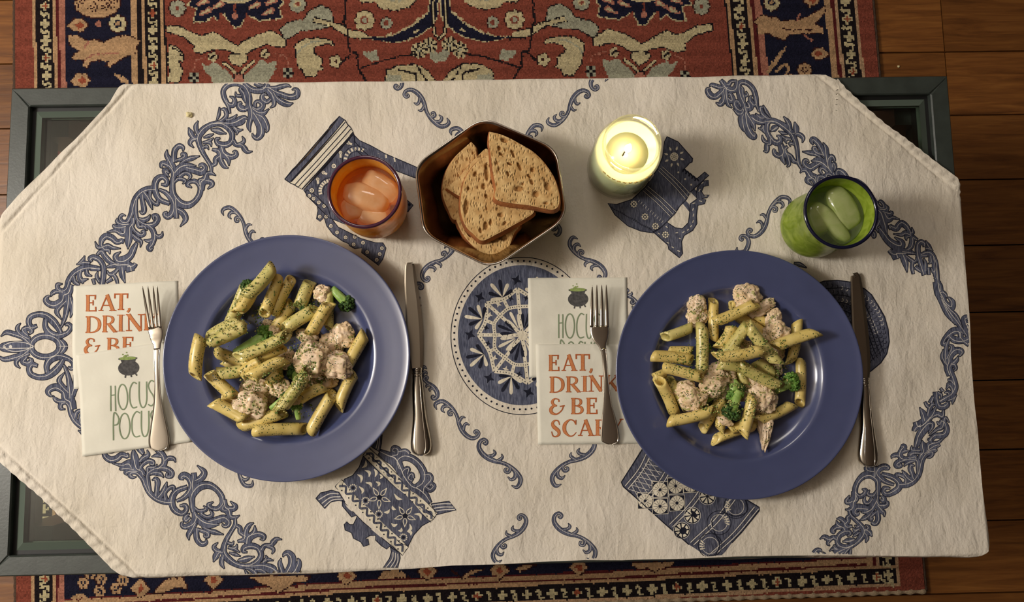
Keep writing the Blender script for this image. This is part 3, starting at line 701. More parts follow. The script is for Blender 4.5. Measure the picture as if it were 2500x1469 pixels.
ARM += Z((370, 300), 5.65, [
 [(820,680,26),(812,590,42),(760,500,42),(700,400,50),(655,290,62),(645,200,70),(700,110,78),(790,42,62),(900,8,60),(1000,10,46)],
 [(645,170,20),(618,110,46),(612,40,50),(640,-25,6)], [(640,210,36),(580,200,50),(540,140,70),(508,65,5)], [(610,220,30),(550,228,50),(525,280,44),(574,335,5)],
 [(720,200,12),(790,180,40),(855,155,5)], [(710,272,26),(790,250,40),(852,210,5)], [(735,262,18),(805,272,40),(822,322,5)], [(700,338,30),(758,322,36),(782,362,5)],
 [(822,90,8),(920,110,70),(1026,150,5)],
 [(300,760,50),(312,680,82),(265,600,72),(190,560,62),(145,562,46),(140,605,36),(155,622,5)],
 [(300,620,72),(240,500,62),(208,440,50),(212,372,5)],
 [(310,540,62),(308,450,62),(320,370,62),(372,312,56),(425,335,44),(430,382,8)],
 [(330,520,30),(390,502,40),(450,472,50),(455,428,44),(415,425,28),(415,460,12)], [(390,560,15),(470,510,40),(550,482,56),(654,452,5)],
 [(320,700,72),(400,620,92),(500,588,80),(604,588,6)], [(470,620,60),(590,650,82),(680,672,82),(732,620,60),(702,572,48),(660,575,28),(655,602,6)],
 [(380,740,50),(450,692,40),(512,702,45),(530,742,35),(500,782,6)], [(245,690,20),(190,652,58),(192,695,50),(242,742,6)],
 [(290,760,50),(285,850,60),(290,960,70),(330,1040,82),(400,1112,92),(500,1132,82),(590,1080,60),(652,990,60),(670,900,60),(640,838,50),(590,800,50),(520,812,42),(492,852,48),(547,888,8)],
 [(312,820,18),(360,772,40),(425,775,40),(460,800,38),(428,836,5)],
 [(680,920,70),(690,820,92),(735,780,90),(758,700,50),(820,690,42),(878,720,5)], [(670,850,60),(662,790,50),(715,775,26)], [(740,800,60),(812,812,60),(830,850,50),(772,906,5)],
 [(140,848,20),(200,850,50),(208,790,50),(150,742,56),(80,780,70),(50,860,70),(62,970,70),(120,1060,60),(245,1112,46)],
 [(110,920,30),(190,958,50),(260,1030,60),(300,1130,62),(282,1240,70),(225,1290,72),(182,1255,50),(215,1228,16)],
 [(320,1040,62),(322,1150,82),(340,1250,60),(342,1312,56)], [(350,1190,60),(430,1240,72),(468,1330,60),(398,1426,5)]])
ARM += Z((220, 440), 5.65, [
 [(900,120,60),(820,122,70),(720,160,62),(640,245,60),(600,350,60),(572,470,56),(520,570,50),(450,572,48),(420,520,40),(450,482,32),(496,492,5)],
 [(645,260,30),(632,400,50),(645,520,50),(700,582,40),(780,620,50),(880,612,60),(932,550,60),(920,492,50),(872,492,34),(885,545,18)],
 [(720,200,62),(732,300,50),(750,400,60),(730,450,50),(688,432,6)], [(740,170,62),(800,250,60),(840,340,40),(862,402,4)], [(830,150,50),(830,240,30),(880,312,40),(932,330,42),(930,280,26)],
 [(680,530,20),(740,550,50),(800,530,50),(832,478,5)], [(600,520,50),(590,600,60),(545,650,72),(540,760,92),(530,850,80),(526,946,4)],
 [(540,600,60),(450,602,60),(382,570,50),(385,528,6)], [(500,630,50),(400,650,60),(335,632,44),(352,612,5)], [(480,650,60),(465,720,92),(420,722,62),(350,692,40),(238,716,6)],
 [(570,610,40),(620,700,40),(700,760,50),(752,742,44),(748,702,30),(715,715,20)], [(590,750,30),(650,810,60),(710,850,42),(702,922,4)],
 [(655,560,36),(680,640,40),(750,642,40),(792,692,5)], [(790,612,50),(870,690,60),(890,790,60),(860,880,60),(820,930,60),(842,962,42),(876,932,6)],
 [(862,820,30),(812,840,40),(752,825,5)], [(890,740,30),(940,780,50),(990,762,40),(1002,712,5)],
 [(430,850,60),(442,832,50),(370,850,60),(300,792,72),(220,770,72),(160,820,62),(150,900,40),(190,960,50)],
 [(160,920,40),(102,920,40),(68,848,5)], [(170,930,50),(240,900,50),(310,930,40),(418,940,4)], [(185,960,28),(250,962,40),(268,1012,5)], [(90,1022,26),(150,980,50),(200,1050,62),(260,1112,60),(345,1150,16)],
 [(650,870,36),(610,940,72),(560,1040,84),(470,1100,102),(380,1100,82),(350,1040,60),(418,988,6)],
 [(350,1180,60),(450,1180,110),(540,1190,110),(560,1255,100)], [(520,1200,80),(600,1190,62),(632,1152,48),(608,1178,14)],
 [(200,1200,5),(300,1172,60),(400,1160,60)], [(430,1190,60),(440,1300,72),(476,1412,4)], [(385,1220,28),(300,1290,50),(245,1280,30),(228,1243,4)], [(310,1290,28),(350,1350,40),(372,1430,28)], [(215,1402,30),(290,1352,56)],
 [(0,1220,40),(130,1222,40)], [(122,1402,36),(80,1322,40),(92,1258,6)], [(50,1430,28),(30,1360,36)]])
ARM += Z((0, 620), 5.65, [
 [(1400,420,60),(1420,200,62),(1370,85,62),(1290,42,62),(1232,62,50),(1255,100,22)], [(1050,140,5),(1140,120,44),(1230,122,28)], [(1060,135,5),(1130,90,44),(1160,25,5)],
 [(1370,200,46),(1250,180,60),(1130,192,72),(1010,262,62),(942,360,62),(910,460,50),(860,502,42),(800,482,48),(792,422,44),(852,410,6)],
 [(1100,220,40),(1080,290,50),(1112,360,60),(1202,340,5)], [(1180,212,30),(1190,272,50),(1252,300,6)], [(1110,350,38),(1132,402,8)], [(1000,300,40),(1020,380,50),(1082,420,24)],
 [(960,420,92),(930,520,102),(862,560,92),(840,640,72),(750,700,82),(670,680,72),(632,630,60),(662,582,26),(692,580,6)], [(860,520,40),(770,512,50),(720,540,44),(702,576,6)],
 [(900,640,60),(820,720,50),(782,800,50),(852,902,4)], [(930,560,82),(920,700,72),(900,850,50),(870,960,34),(850,1012,16)], [(950,600,62),(990,750,62),(970,872,4)],
 [(520,992,38),(450,1012,60),(410,950,62),(430,872,62),(530,832,62),(640,850,72),(742,930,82),(812,1020,62),(852,1092,40)],
 [(640,900,50),(640,1000,62),(700,1090,82),(800,1130,82),(930,1090,50),(980,1010,50),(940,962,40),(908,984,14)],
 [(430,1235,70),(330,1150,62),(200,1102,60),(90,1080,50),(18,1132,4)], [(420,1170,50),(302,1112,50),(250,1052,50),(252,1000,38),(292,958,4)],
 [(400,1125,20),(352,1082,60),(332,1042,50),(402,1022,60),(450,1062,50),(420,1102,14)]])
APEX = Z((0, 620), 5.65, [
 [(470,1270,150),(380,1278,150),(260,1280,150),(120,1282,140),(30,1284,100),(-20,1284,30)],
 [(640 + 200*math.cos(a), 1275 + 145*math.sin(a), 76) for a in np.linspace(0, 2*math.pi, 15)], [(840,1190,70),(885,1275,110),(840,1360,70)]])

def lsq(src, dst):
    A = np.c_[np.array(src, float), np.ones(len(src))]; return np.linalg.lstsq(A, np.array(dst, float), rcond=None)[0]
def warp(src, dst):
    M_ = lsq(src, dst); S_ = np.array(src, float); R_ = np.array(dst, float) - np.c_[S_, np.ones(len(S_))] @ M_
    def f(p):
        p = np.atleast_2d(np.asarray(p, float)); d2 = ((p[:, None] - S_[None]) ** 2).sum(-1) + 900.0; wt = 1 / d2 ** 1.5
        return np.c_[p, np.ones(len(p))] @ M_ + (wt[..., None] * R_[None]).sum(1) / wt.sum(1)[:, None]
    return f
SRC = {'a': (566,226), 'b': (543,329), 'c': (425,400), 'd': (455,466), 'e': (340,475), 'f': (313,607), 'g': (273,582), 'h': (228,627), 'i': (119,733), 'j': (113,845), 'k': (150,800)}
def mk(**kw): return warp([SRC[k] for k in kw], list(kw.values()))
ident = lambda p: np.atleast_2d(np.asarray(p, float))
W_BL = mk(b=(610,1356), d=(507,1216), e=(376,1210), c=(478,1285), j=(113,845), f=(325,1095))
W_TR = mk(a=(1828,222), b=(1888,323), c=(2016,385), g=(2198,554), h=(2248,590), i=(2318,738), k=(2362,822), f=(2161,567))
W_BR = mk(b=(2063,1315), d=(2114,1181), c=(2140,1244), e=(2238,1167), f=(2248,1080), g=(2298,1060), h=(2305,989), i=(2342,860))
for nm, W_, apex in (('ul', ident, True), ('bl', W_BL, False), ('tr', W_TR, False), ('br', W_BR, False)):
    D_ = Decal()
    if apex:
        for p, w_ in APEX: D_.leaf(p, w_)
        D_.rib([(85,845),(60,836),(30,835),(8,846),(30,857),(60,855),(85,845)], 1.6, LIT, .0002); D_.dot(12, 847, 2.5, LIT); D_.dot(26, 846, 4, LIT)
        D_.rib([(146,845),(175,845)], 1.6, LIT, .0002)
    k = 0.0
    for p, w_ in ARM:
        if nm in ('ul',) or True:
            q = W_(p); D_.base = 0.00012 + 0.00001 * (k % 9); k += 1
            D_.leaf(q, np.array(w_) * (1.08 if nm != 'bl' else 1.12))
    D_.build('printed_acanthus_border', cloth)

# --- the small curls, all one drawing
CURL = Z((1030, 980), 6.677, [
 [(1000,672,18),(1040,690,44),(1058,650,42),(1012,615,42),(950,652,52),(928,740,62),(980,840,72),(1080,922,72),(1200,972,60),(1320,1000,50),(1440,1060,52),(1540,1150,62),(1605,1250,62),(1592,1345,60),(1540,1395,48),(1465,1368,5)],
 [(1080,890,38),(1150,880,42),(1192,840,42),(1168,788,5)], [(1225,970,38),(1290,932,42),(1312,900,34),(1302,858,5)],
 [(1400,1030,28),(1440,1090,44),(1412,1150,42),(1360,1140,36),(1358,1100,28),(1390,1092,12)], [(1460,1080,28),(1522,1160,50),(1512,1240,50),(1452,1270,40),(1403,1228,5)]])
H0 = np.array([1180., 1079.]); T0 = np.array([1249., 1185.])
def curl(H, T, mir=0):
    D_ = Decal(); H = np.array(H, float); T = np.array(T, float); d0 = T0 - H0; d1 = T - H; L = np.hypot(*d1) / np.hypot(*d0)
    a0 = math.atan2(d0[1], d0[0]); a1 = math.atan2(d1[1], d1[0])
    for p, w_ in CURL:
        q = np.array(p) - H0; c, s = math.cos(-a0), math.sin(-a0); q = np.c_[q[:, 0]*c - q[:, 1]*s, q[:, 0]*s + q[:, 1]*c]
        if mir: q[:, 1] *= -1
        c, s = math.cos(a1), math.sin(a1); q = np.c_[q[:, 0]*c - q[:, 1]*s, q[:, 0]*s + q[:, 1]*c] * L + H
        D_.leaf(q, np.array(w_) * max(L, .9), ow=1.1)
    if D_.F: D_.build('printed_curl', cloth)
for a in (((1180,1079),(1249,1185),0),((1163,1059),(1066,999),1),((1440,1075),(1370,1182),1),((1273,1262),(1225,1367),1),((1363,1259),(1432,1362),0),
          ((993,230),(1092,289),1),((1433,230),(1340,288),0),((972,212),(900,120),0),((1452,212),(1530,120),1),((1040,680),(1091,588),1),((1025,697),(985,800),0),
          ((1468,678),(1410,583),0),((1300,500),(1352,572),0),((1180,400),(1102,330),1),((1250,400),(1322,322),0),((640,590),(546,526),1),
          ((1831,567),(1925,500),0),((1815,580),(1790,690),1),((560,1080),(618,1172),1),((1060,970),(1042,900),0),((1520,690),(1546,760),0)):
    curl(*a)

# --- the round plate drawn in the middle
D_ = Decal(); cx0, cy0 = 1274.0, 818.0
def el(r, n=72, ax=1.0): a = np.linspace(0, 2*math.pi, n); return [(cx0 + r*ax*math.cos(t), cy0 + r*math.sin(t)) for t in a]
D_.rib([(cx0 + 1 + 174*math.cos(t), cy0 + 2 + 192*math.sin(t)) for t in np.linspace(0, 2*math.pi, 90)], 2.0, DRK, .0, sm=1)
D_.area([(cx0 + 156*math.cos(t), cy0 + 171*math.sin(t)) for t in np.linspace(0, 2*math.pi, 90)[:-1]], INK, .00006)
for k in range(72):
    t = k * 2 * math.pi / 72 + .03; D_.dot(cx0 + 165*math.cos(t), cy0 + 181*math.sin(t), 2.6, DRK, .0001, 8)
def pol(r, deg, rx=1.0): t = math.radians(deg); return (cx0 + r*rx*math.cos(t), cy0 + r*math.sin(t))
angs = [-98, -53 + 0, -8, 37, 82, 127, 180, 222]
spk = [(1263,705),(1188,740),(1168,817),(1207,906),(1288,935),(1368,903),(1386,812),(1352,736)]
for i in range(8):
    D_.rib([(cx0 + 1, cy0), spk[i]], 8.5, BARE, .00012); n_ = 9
    for j in range(1, n_): D_.dot(cx0 + (spk[i][0]-cx0)*j/n_, cy0 + (spk[i][1]-cy0)*j/n_, 1.4, DRK, .00024, 6)
    a, b = np.array(spk[i]), np.array(spk[(i+1) % 8]); mid = (a + b) / 2; c0 = np.array([cx0, cy0]); mo = c0 + (mid - c0) * 0.92; un = (mid - c0) / np.hypot(*(mid - c0)); 
    D_.rib([a, mo, b], 9, BARE, .00013, sm=8)
    q = crom([a, mo, b], 6)
    for z_ in q[::1]: D_.dot(z_[0], z_[1], 1.4, DRK, .00024, 6)
    ia, ib = c0 + (a - c0) * .62, c0 + (b - c0) * .62; im = c0 + un * 73
    D_.rib([ia, im, ib], 8.5, BARE, .00014, sm=8)
    for z_ in crom([ia, im, ib], 5): D_.dot(z_[0], z_[1], 1.4, DRK, .00024, 6)
    D_.rib([im, mo], 8, BARE, .00015); D_.dot(*((im + mo) / 2), 1.4, DRK, .00024, 6)
    for h_, lc in ((c0 + ((ia + a)/2 - c0)*.5 + (mid - c0)*.46, 0), (c0 + ((ib + b)/2 - c0)*.5 + (mid - c0)*.46, 1)):
        for g in range(4):
            t = g*math.pi/2 + .3; D_.rib([h_, h_ + 8*np.array([math.cos(t), math.sin(t)])], (6, .5), (DRK if i % 2 == lc else BARE), .0002, sm=1)
    # leaf sprays inside each sector and around the rim, with four-pointed stars between them
    u = un; v = np.array([-u[1], u[0]])
    for k, (g, L) in enumerate(((-.42, 40), (0, 50), (.42, 40))):
        e = u*math.cos(g) + v*math.sin(g); base = c0 + u*14
        D_.rib([base + e*5, base + e*L*.6, base + e*L*.9, base + e*L], (1.2, 7, 7, 2), DRK if i % 2 else BARE, .0002, sm=4)
    base = c0 + u*104
    for k, (g, L) in enumerate(((-1.35, 30), (-.8, 36), (-.25, 44), (.3, 44), (.85, 36), (1.4, 30))):
        e = u*math.cos(g) + v*math.sin(g)
        D_.rib([base, base + e*L*.6, base + e*L*.9, base + e*L], (1.2, 8, 8, 2), DRK if k % 2 else BARE, .0002 + k*.00001, sm=4)
    p = c0 + (a - c0)*1.19
    for w4 in range(4):
        t = w4*math.pi/2 + .4; D_.rib([p, p + 14*np.array([math.cos(t), math.sin(t)])], (11, .5), DRK, .00019, sm=1)
D_.build('printed_round_plate', cloth)
def ZP(o, s, pts): return [(o[0] + p[0] / s, o[1] + p[1] / s) for p in pts]
def strokes(D_, o, s, rows, mi, w=None, lift=.0002, sm=5):
    for r in rows:
        if w is None: D_.rib(ZP(o, s, r), [p[2] / s for p in r], mi, lift, sm=sm)
        else: D_.rib(ZP(o, s, r), w, mi, lift, sm=sm)
def outline(D_, pts, w=1.8, lift=.00018): D_.rib(list(pts) + [pts[0]], w, DRK, lift, sm=1)
def circlet(D_, x, y, r, mid=True):
    D_.dot(x, y, r + 1.3, DRK, .0001); D_.dot(x, y, r, BARE, .00015); D_.dot(x, y, r * .55, CHA, .0002); D_.dot(x, y, r * .28, BARE, .00025)
def daisy(D_, x, y, r, c=BARE, n=8):
    for k in range(n):
        t = k * 2 * math.pi / n; D_.dot(x + r*.68*math.cos(t), y + r*.68*math.sin(t), r*.32, DRK, .0001, 8)
    for k in range(n):
        t = k * 2 * math.pi / n; D_.dot(x + r*.68*math.cos(t), y + r*.68*math.sin(t), r*.24, c, .00016, 8)
    D_.dot(x, y, r*.36, DRK, .0001); D_.dot(x, y, r*.26, c, .00018)
# --- tankard drawn under the orange glass (zoom origin 690,280 scale 3.97)
O, s = (690, 280), 3.97; D_ = Decal()
hd = ZP(O, s, [(690,195),(740,245),(860,300),(980,370),(1130,435),(1285,500),(1400,560),(1400,640),(1270,605),(1120,550),(1000,500),(900,470),(820,440),(700,330)])
D_.area(hd, CHA, .0); outline(D_, hd)
for k, (a, b_) in enumerate((((810,290),(795,330)),((865,318),(855,385)),((925,352),(920,390)),((1000,385),(995,440)),((1080,415),(1085,490)),((1160,455),(1190,565)),((1250,500),(1255,590)))):
    D_.rib(ZP(O, s, [a, ((a[0]+b_[0])/2+6, (a[1]+b_[1])/2), b_]), 3.6, BARE)
body = ZP(O, s, [(205,730),(690,180),(700,260),(760,330),(850,410),(900,560),(900,900),(700,1100),(450,1000),(350,900),(250,800)])
D_.area(body, CHA, .00002); outline(D_, body)
lid = ZP(O, s, [(20,625),(555,20),(610,60),(630,95),(660,125),(685,170),(190,725),(145,700),(115,680),(80,665)])
D_.area(lid, BARE, .00005); outline(D_, lid, 2.2)
top = ZP(O, s, [(20,625),(95,530),(230,400),(250,360),(440,150),(460,110),(555,20),(600,55),(520,150),(70,655)])
D_.area(top, CHA, .0001); outline(D_, top)
for k in range(11):
    t = (k + .6) / 11.5; x = 45 + t * 520; y = 620 - t * 560
    D_.rib(ZP(O, s, [(x-14, y+2), (x+2, y+16), (x+16, y-2)]), 1.8, BARE)
for (a, b_) in (((85,650),(610,75)),((120,680),(640,105)),((155,700),(665,135)),((190,722),(684,165))):
    D_.rib(ZP(O, s, [a, b_]), 2.2, DRK, .00016); 
for (x, y) in ((110,662),(140,690),(172,712)):
    D_.rib(ZP(O, s, [(x+30, y-22), (x+510, y-580)]), 1.2, LIT, .00018)
for x, y in ((285,735),(495,495)): circlet(D_, *ZP(O, s, [(x, y)])[0], 5.6)
for p, q in (((340,625),(345,670)),((395,560),(430,575)),((560,365),(560,415)),((635,270),(670,285))):
    a = ZP(O, s, [p])[0]; circlet(D_, a[0], a[1], 4.4); D_.rib(ZP(O, s, [p, q]), 5, BARE, .00017)
for cxx, cyy, r0, a0_, a1_ in ((470,740,110,2.9,4.6),(720,440,120,3.0,5.2)):
    for k in range(8):
        t = a0_ + (a1_ - a0_) * k / 7; D_.rib(ZP(O, s, [(cxx + (r0-22)*math.cos(t), cyy + (r0-22)*math.sin(t)), (cxx + (r0+10)*math.cos(t), cyy + (r0+10)*math.sin(t))]), 4.5, BARE, .0002)
    D_.ring(*ZP(O, s, [(cxx, cyy)])[0], (r0 + 22) / s, 1.2, DRK, .0002, a0=a0_ - .2, a1=a1_ + .2); D_.ring(*ZP(O, s, [(cxx, cyy)])[0], (r0 - 32) / s, 1.2, DRK, .0002, a0=a0_ - .2, a1=a1_ + .2)
bd = [(225,745),(235,790),(290,830),(335,870),(345,930),(330,1010),(365,1035),(405,1000),(430,1080),(490,1160),(580,1225),(640,1250),(650,1270),(700,1300),(770,1290),(765,1335),(930,1460),(970,1400),(1000,1290),(970,1240),(900,1240),(760,1200),(640,1140),(540,1090),(470,1000),(440,900),(330,790),(240,730)]
bd = ZP(O, s, bd); D_.area(bd, CHA, .00008); outline(D_, bd)
for x, y in ((262,788),(302,815),(353,852),(405,886),(425,990),(362,990),(470,1080),(530,1142),(612,1190),(690,1258),(780,1240),(820,1332),(940,1350),(912,1405),(962,1293),(700,1185)):
    circlet(D_, *ZP(O, s, [(x, y)])[0], 4.6)
tr_ = ZP(O, s, [(1200,820),(1265,875),(1215,940),(1150,900)]); D_.area(tr_, CHA, .00005); outline(D_, tr_); D_.dot(*ZP(O, s, [(1228,870)])[0], 3.5, DRK)
D_.build('printed_tankard', cloth)
# --- jug drawn beside the candle (origin 1480,330 scale 4.737)
O, s = (1480, 330), 4.737; D_ = Decal()
bar = ZP(O, s, [(870,770),(905,740),(985,820),(975,900)]); D_.area(bar, CHA, .0); 
bar = ZP(O, s, [(960,640),(1010,600),(1110,720),(1060,740)]); D_.area(bar, CHA, .0)
for pts in ([(700,20),(830,80),(920,180),(1000,270),(995,310),(965,320),(935,355),(890,395),(925,405),(965,440),(1000,470),(1050,500),(1140,425),(1185,465),(1080,560),(970,660),(930,740),(850,820),(800,900),(740,960),(620,1080),(540,1130),(400,1110),(250,1050),(100,920),(20,785),(120,800),(300,740),(450,600),(600,380),(650,250),(670,80)],):
    p = ZP(O, s, pts); D_.area(p, CHA, .00003); outline(D_, p, 2.0)
hd = [(540,1115),(640,1060),(700,1000),(740,1030),(800,1070),(880,1080),(950,1010),(965,900),(975,790),(1050,735),(1040,680),(1055,600),(1120,530),(1180,520),(1185,580),(1130,590),(1105,650),(1130,690),(1195,690),(1170,720),(1110,730),(1155,745),(1140,790),(1060,810),(1045,930),(1050,1020),(1000,1100),(900,1160),(870,1230),(880,1370),(845,1420),(720,1320),(710,1270),(600,1170)]
p = ZP(O, s, hd); D_.area(p, CHA, .00008); outline(D_, p, 2.0)
for a, b_ in (((600,410),(915,735)),((625,385),(945,710)),((645,365),(975,680)),((425,640),(745,940)),((455,615),(775,915)),((480,590),(810,885))):
    D_.rib(ZP(O, s, [a, ((a[0]+b_[0])/2 + 8, (a[1]+b_[1])/2 - 8), b_]), 3.4, DRK, .00014); D_.rib(ZP(O, s, [a, ((a[0]+b_[0])/2 + 8, (a[1]+b_[1])/2 - 8), b_]), 1.3, LIT, .0002)
x, y = ZP(O, s, [(785, 250)])[0]; D_.dot(x, y, 10.5, BARE, .0002)
for k in range(8):
    t = k*.785; D_.dot(x + 6.6*math.cos(t), y + 6.6*math.sin(t), 1.0, DRK, .00025, 6)
    q = np.array([math.cos(t + .3), math.sin(t + .3)]); c0 = np.array([x, y]); D_.rib([c0 + q*16, c0 + q*20, c0 + q*26], (1, 5, .6), BARE, .0002)
D_.ring(x, y, 2.6, 1.2, DRK, .00026, 12)
for x, y in ((320,795),(450,940),(570,1050),(685,1150)): daisy(D_, *ZP(O, s, [(x, y)])[0], 9.5)
for x, y in ((835,428),(915,505),(985,570)): D_.dot(*ZP(O, s, [(x, y)])[0], 2.4, BARE)
for k in range(12):
    a = (390 + k*27, 745 + k*24); D_.rib(ZP(O, s, [a, (a[0]-18, a[1]+26)]), 1.1, LIT, .0002)
for a, b_ in (((1030,780),(1000,790)),((1010,840),(1000,870)),((1015,905),(1005,940)),((1010,980),(1000,1010)),((990,1040),(975,1060)),((955,1085),(935,1100)),((905,1110),(880,1130)),((830,1125),(800,1130)),((840,1190),(860,1200)),((700,1240),(725,1250)),((755,1290),(780,1305)),((820,1335),(850,1345)),((600,1130),(620,1145)),((690,1050),(710,1070)),((1075,755),(1110,765)),((1090,620),(1070,650)),((1100,560),(1125,540)),((1140,700),(1165,700))):
    D_.rib(ZP(O, s, [a, b_]), 2.0, BARE, .0002)
for k in range(20): D_.rib(ZP(O, s, [(60 + k*24, 830 + k*13 + 8*math.sin(k)), (80 + k*24, 850 + k*14)]), 1.4, DRK, .0002)
for k in range(5):
    a = (905 + k*35, 400 + k*27); D_.rib(ZP(O, s, [(a[0]-20, a[1]+20), (a[0], a[1]-12), (a[0]+25, a[1]+22)]), 4, DRK, .0001, sm=2)
D_.build('printed_jug', cloth)
# --- footed pot drawn below the left plate (origin 760,1070 scale 4.45)
O, s = (760, 1070), 4.45; D_ = Decal()
for pts in ([(700,-60),(770,-40),(760,60),(740,150),(680,110),(640,80)], [(50,650),(100,590),(220,560),(300,580),(370,690),(300,670),(210,690),(150,760)], [(1300,710),(1495,680),(1575,775),(1360,830)], [(860,1180),(960,1240),(965,1300),(940,1400),(780,1400),(850,1300),(870,1230)]):
    p = ZP(O, s, pts); D_.area(p, CHA, .0); outline(D_, p, 1.8)
for rows in ([(300,600),(200,600),(80,665)], [(320,630),(210,640),(115,705)], [(345,655),(230,668),(140,740)], [(1310,725),(1420,710),(1520,710)], [(1325,760),(1430,745),(1545,745)], [(1340,790),(1440,775),(1560,770)], [(890,1230),(880,1310),(810,1400)], [(915,1240),(910,1320),(860,1400)], [(940,1250),(940,1330),(905,1400)], [(720,130),(735,60),(740,-30)], [(700,110),(715,50),(720,-30)]):
    D_.rib(ZP(O, s, rows), 2.2, LIT, .0002)
p = ZP(O, s, [(340,680),(340,730),(400,800),(440,850),(500,830),(490,870),(460,930),(420,930),(390,900),(360,930),(370,990),(440,1020),(460,1080),(540,1120),(570,1170),(630,1150),(620,1090),(590,1080),(640,1050),(700,1050),(700,1100),(760,1160),(820,1200),(850,1170),(960,1240),(560,900),(330,660)])
D_.area(p, CHA, .00001); outline(D_, p)
D_.leaf(ZP(O, s, [(740,150),(830,200),(900,230),(960,330),(1000,420),(1080,520),(1160,560),(1230,620),(1290,700)]), np.array([60,110,130,90,90,70,90,90,40]) / s, fill=CHA)
for r in ([(880,190,50),(940,180,56),(945,120,50),(895,100,40),(880,140,30),(915,150,14)], [(940,150,40),(1020,140,50),(1060,170,44)], [(960,330,40),(940,250,60),(1010,200,74),(1110,230,74),(1190,310,74),(1225,400,74),(1200,480,64),(1130,530,50)], [(1010,420,30),(1000,360,48),(1050,330,50),(1040,390,30)], [(1100,460,36),(1060,430,48),(1090,390,48),(1110,430,26)], [(1220,400,40),(1280,400,56),(1290,450,60),(1220,530,56),(1210,600,50)], [(1230,520,30),(1290,560,50),(1330,520,48),(1300,490,34),(1290,520,14)]):
    D_.leaf(ZP(O, s, [(a, b_) for a, b_, c_ in r]), np.array([c_ for a, b_, c_ in r]) / s, fill=CHA)
body = ZP(O, s, [(560,200),(620,170),(1340,860),(1290,900),(1200,950),(1110,1050),(1050,1170),(960,1130),(340,500),(360,440),(450,400),(520,310)])
D_.area(body, CHA, .00004); outline(D_, body)
for q in ([(565,175),(625,100),(1370,810),(1345,850),(1300,910),(560,190)], [(260,520),(330,445),(1055,1180),(1030,1210),(990,1270)]):
    p = ZP(O, s, q); D_.area(p, BARE, .0001); outline(D_, p, 1.8)
for (a, b_, n_) in (((610,150),(1320,860),9), ((320,500),(1005,1215),9)):
    a = np.array(a, float); b_ = np.array(b_, float); u = (b_ - a) / np.hypot(*(b_ - a)); v = np.array([u[1], -u[0]]); L = np.hypot(*(b_ - a))
    q = [a + u * L * k / (2*n_) + v * (26 if k % 2 else -22) for k in range(2*n_ + 1)]
    D_.rib(ZP(O, s, q), 5.4, DRK, .00016, sm=6); D_.rib(ZP(O, s, q), 3.6, CHA, .0002, sm=6)
    for k in range(1, 2*n_, 1):
        c_ = a + u * L * k / (2*n_) + v * (-34 if k % 2 else 34); D_.dot(*ZP(O, s, [c_])[0], 1.9, DRK, .0002)
for cxx, cyy, r in ((1020,840,95),(740,640,100)):
    for k in range(5):
        t = k*1.257 - .9; q = np.array([math.cos(t), math.sin(t)]); c_ = np.array([cxx, cyy])
        D_.rib(ZP(O, s, [c_ + q*r*.25, c_ + q*r*.65, c_ + q*r*1.3]), (4, 11, 1), BARE, .0002); D_.rib(ZP(O, s, [c_ + q*r*.35, c_ + q*r*.65, c_ + q*r*1.1]), (3, 7, .5), CHA, .00022)
    D_.dot(*ZP(O, s, [(cxx, cyy)])[0], 6.5, DRK, .00025)
for r in ([(590,240),(590,290),(550,320)], [(500,390),(545,420),(540,480)], [(580,345),(630,370),(625,420)], [(680,335),(705,370),(690,420)], [(740,390),(765,410),(745,440)], [(590,480),(640,490),(655,530)], [(700,470),(735,490),(720,520)], [(520,520),(560,560),(550,600)], [(900,600),(940,650),(990,660)], [(1120,820),(1180,830),(1190,890)], [(1070,930),(1080,980),(1040,1010)], [(880,730),(890,760),(920,770)], [(790,800),(830,800),(850,770)], [(870,920),(900,945),(935,930)], [(1040,1010),(1080,1020),(1080,1055)], [(980,970),(975,1000),(945,1000)]):
    D_.rib(ZP(O, s, r), (1.5, 7, 1.2), BARE, .0002)
for x, y in ((455,535),(590,675),(735,820),(1000,1075)):
    for k in range(11):
        t = k*.571; D_.dot(*ZP(O, s, [(x + 36*math.cos(t), y + 36*math.sin(t))])[0], 1.9, BARE, .0002, 6)
    D_.dot(*ZP(O, s, [(x, y)])[0], 4, DRK, .0002)
D_.build('printed_footed_pot', cloth)
# --- patterned beaker drawn below the right plate (origin 1500,1080 scale 5.067)
O, s = (1500, 1080), 5.067; D_ = Decal()
p = ZP(O, s, [(85,490),(370,50),(480,0),(700,200),(1050,450),(1560,660),(1790,800),(1790,840),(1570,1110),(1450,1240),(1340,1420),(1150,1430),(920,1260),(630,1010),(320,730),(110,545)])
D_.area(p, CHA, .0); outline(D_, p, 2.6)
def P2(u_, v_):   # u_ along the beaker 0..1, v_ across 0..1 (left edge to right edge)
    L0 = np.array([110., 520.]); L1 = np.array([1180., 1440.]); R0 = np.array([400., 60.]); R1 = np.array([1780., 820.])
    return (1-v_)*(L0 + (L1-L0)*u_) + v_*(R0 + (R1-R0)*u_)
for u0 in (.02, .055, .215, .25, .53, .565, .775, .81, .965, 1.0):
    q = [P2(u0 + (.02 * math.sin(v_*3.1)), v_) for v_ in (0, .5, 1)]
    D_.rib(ZP(O, s, q), 4.4, DRK, .0001); D_.rib(ZP(O, s, q), 2.3, LIT, .00016)
for k in range(9):
    D_.rib(ZP(O, s, [P2(.06, k/9), P2(.21, (k+1.3)/9)]), 1.3, LIT, .0002); D_.rib(ZP(O, s, [P2(.06, (k+1)/9), P2(.21, (k-.3)/9)]), 1.3, LIT, .0002)
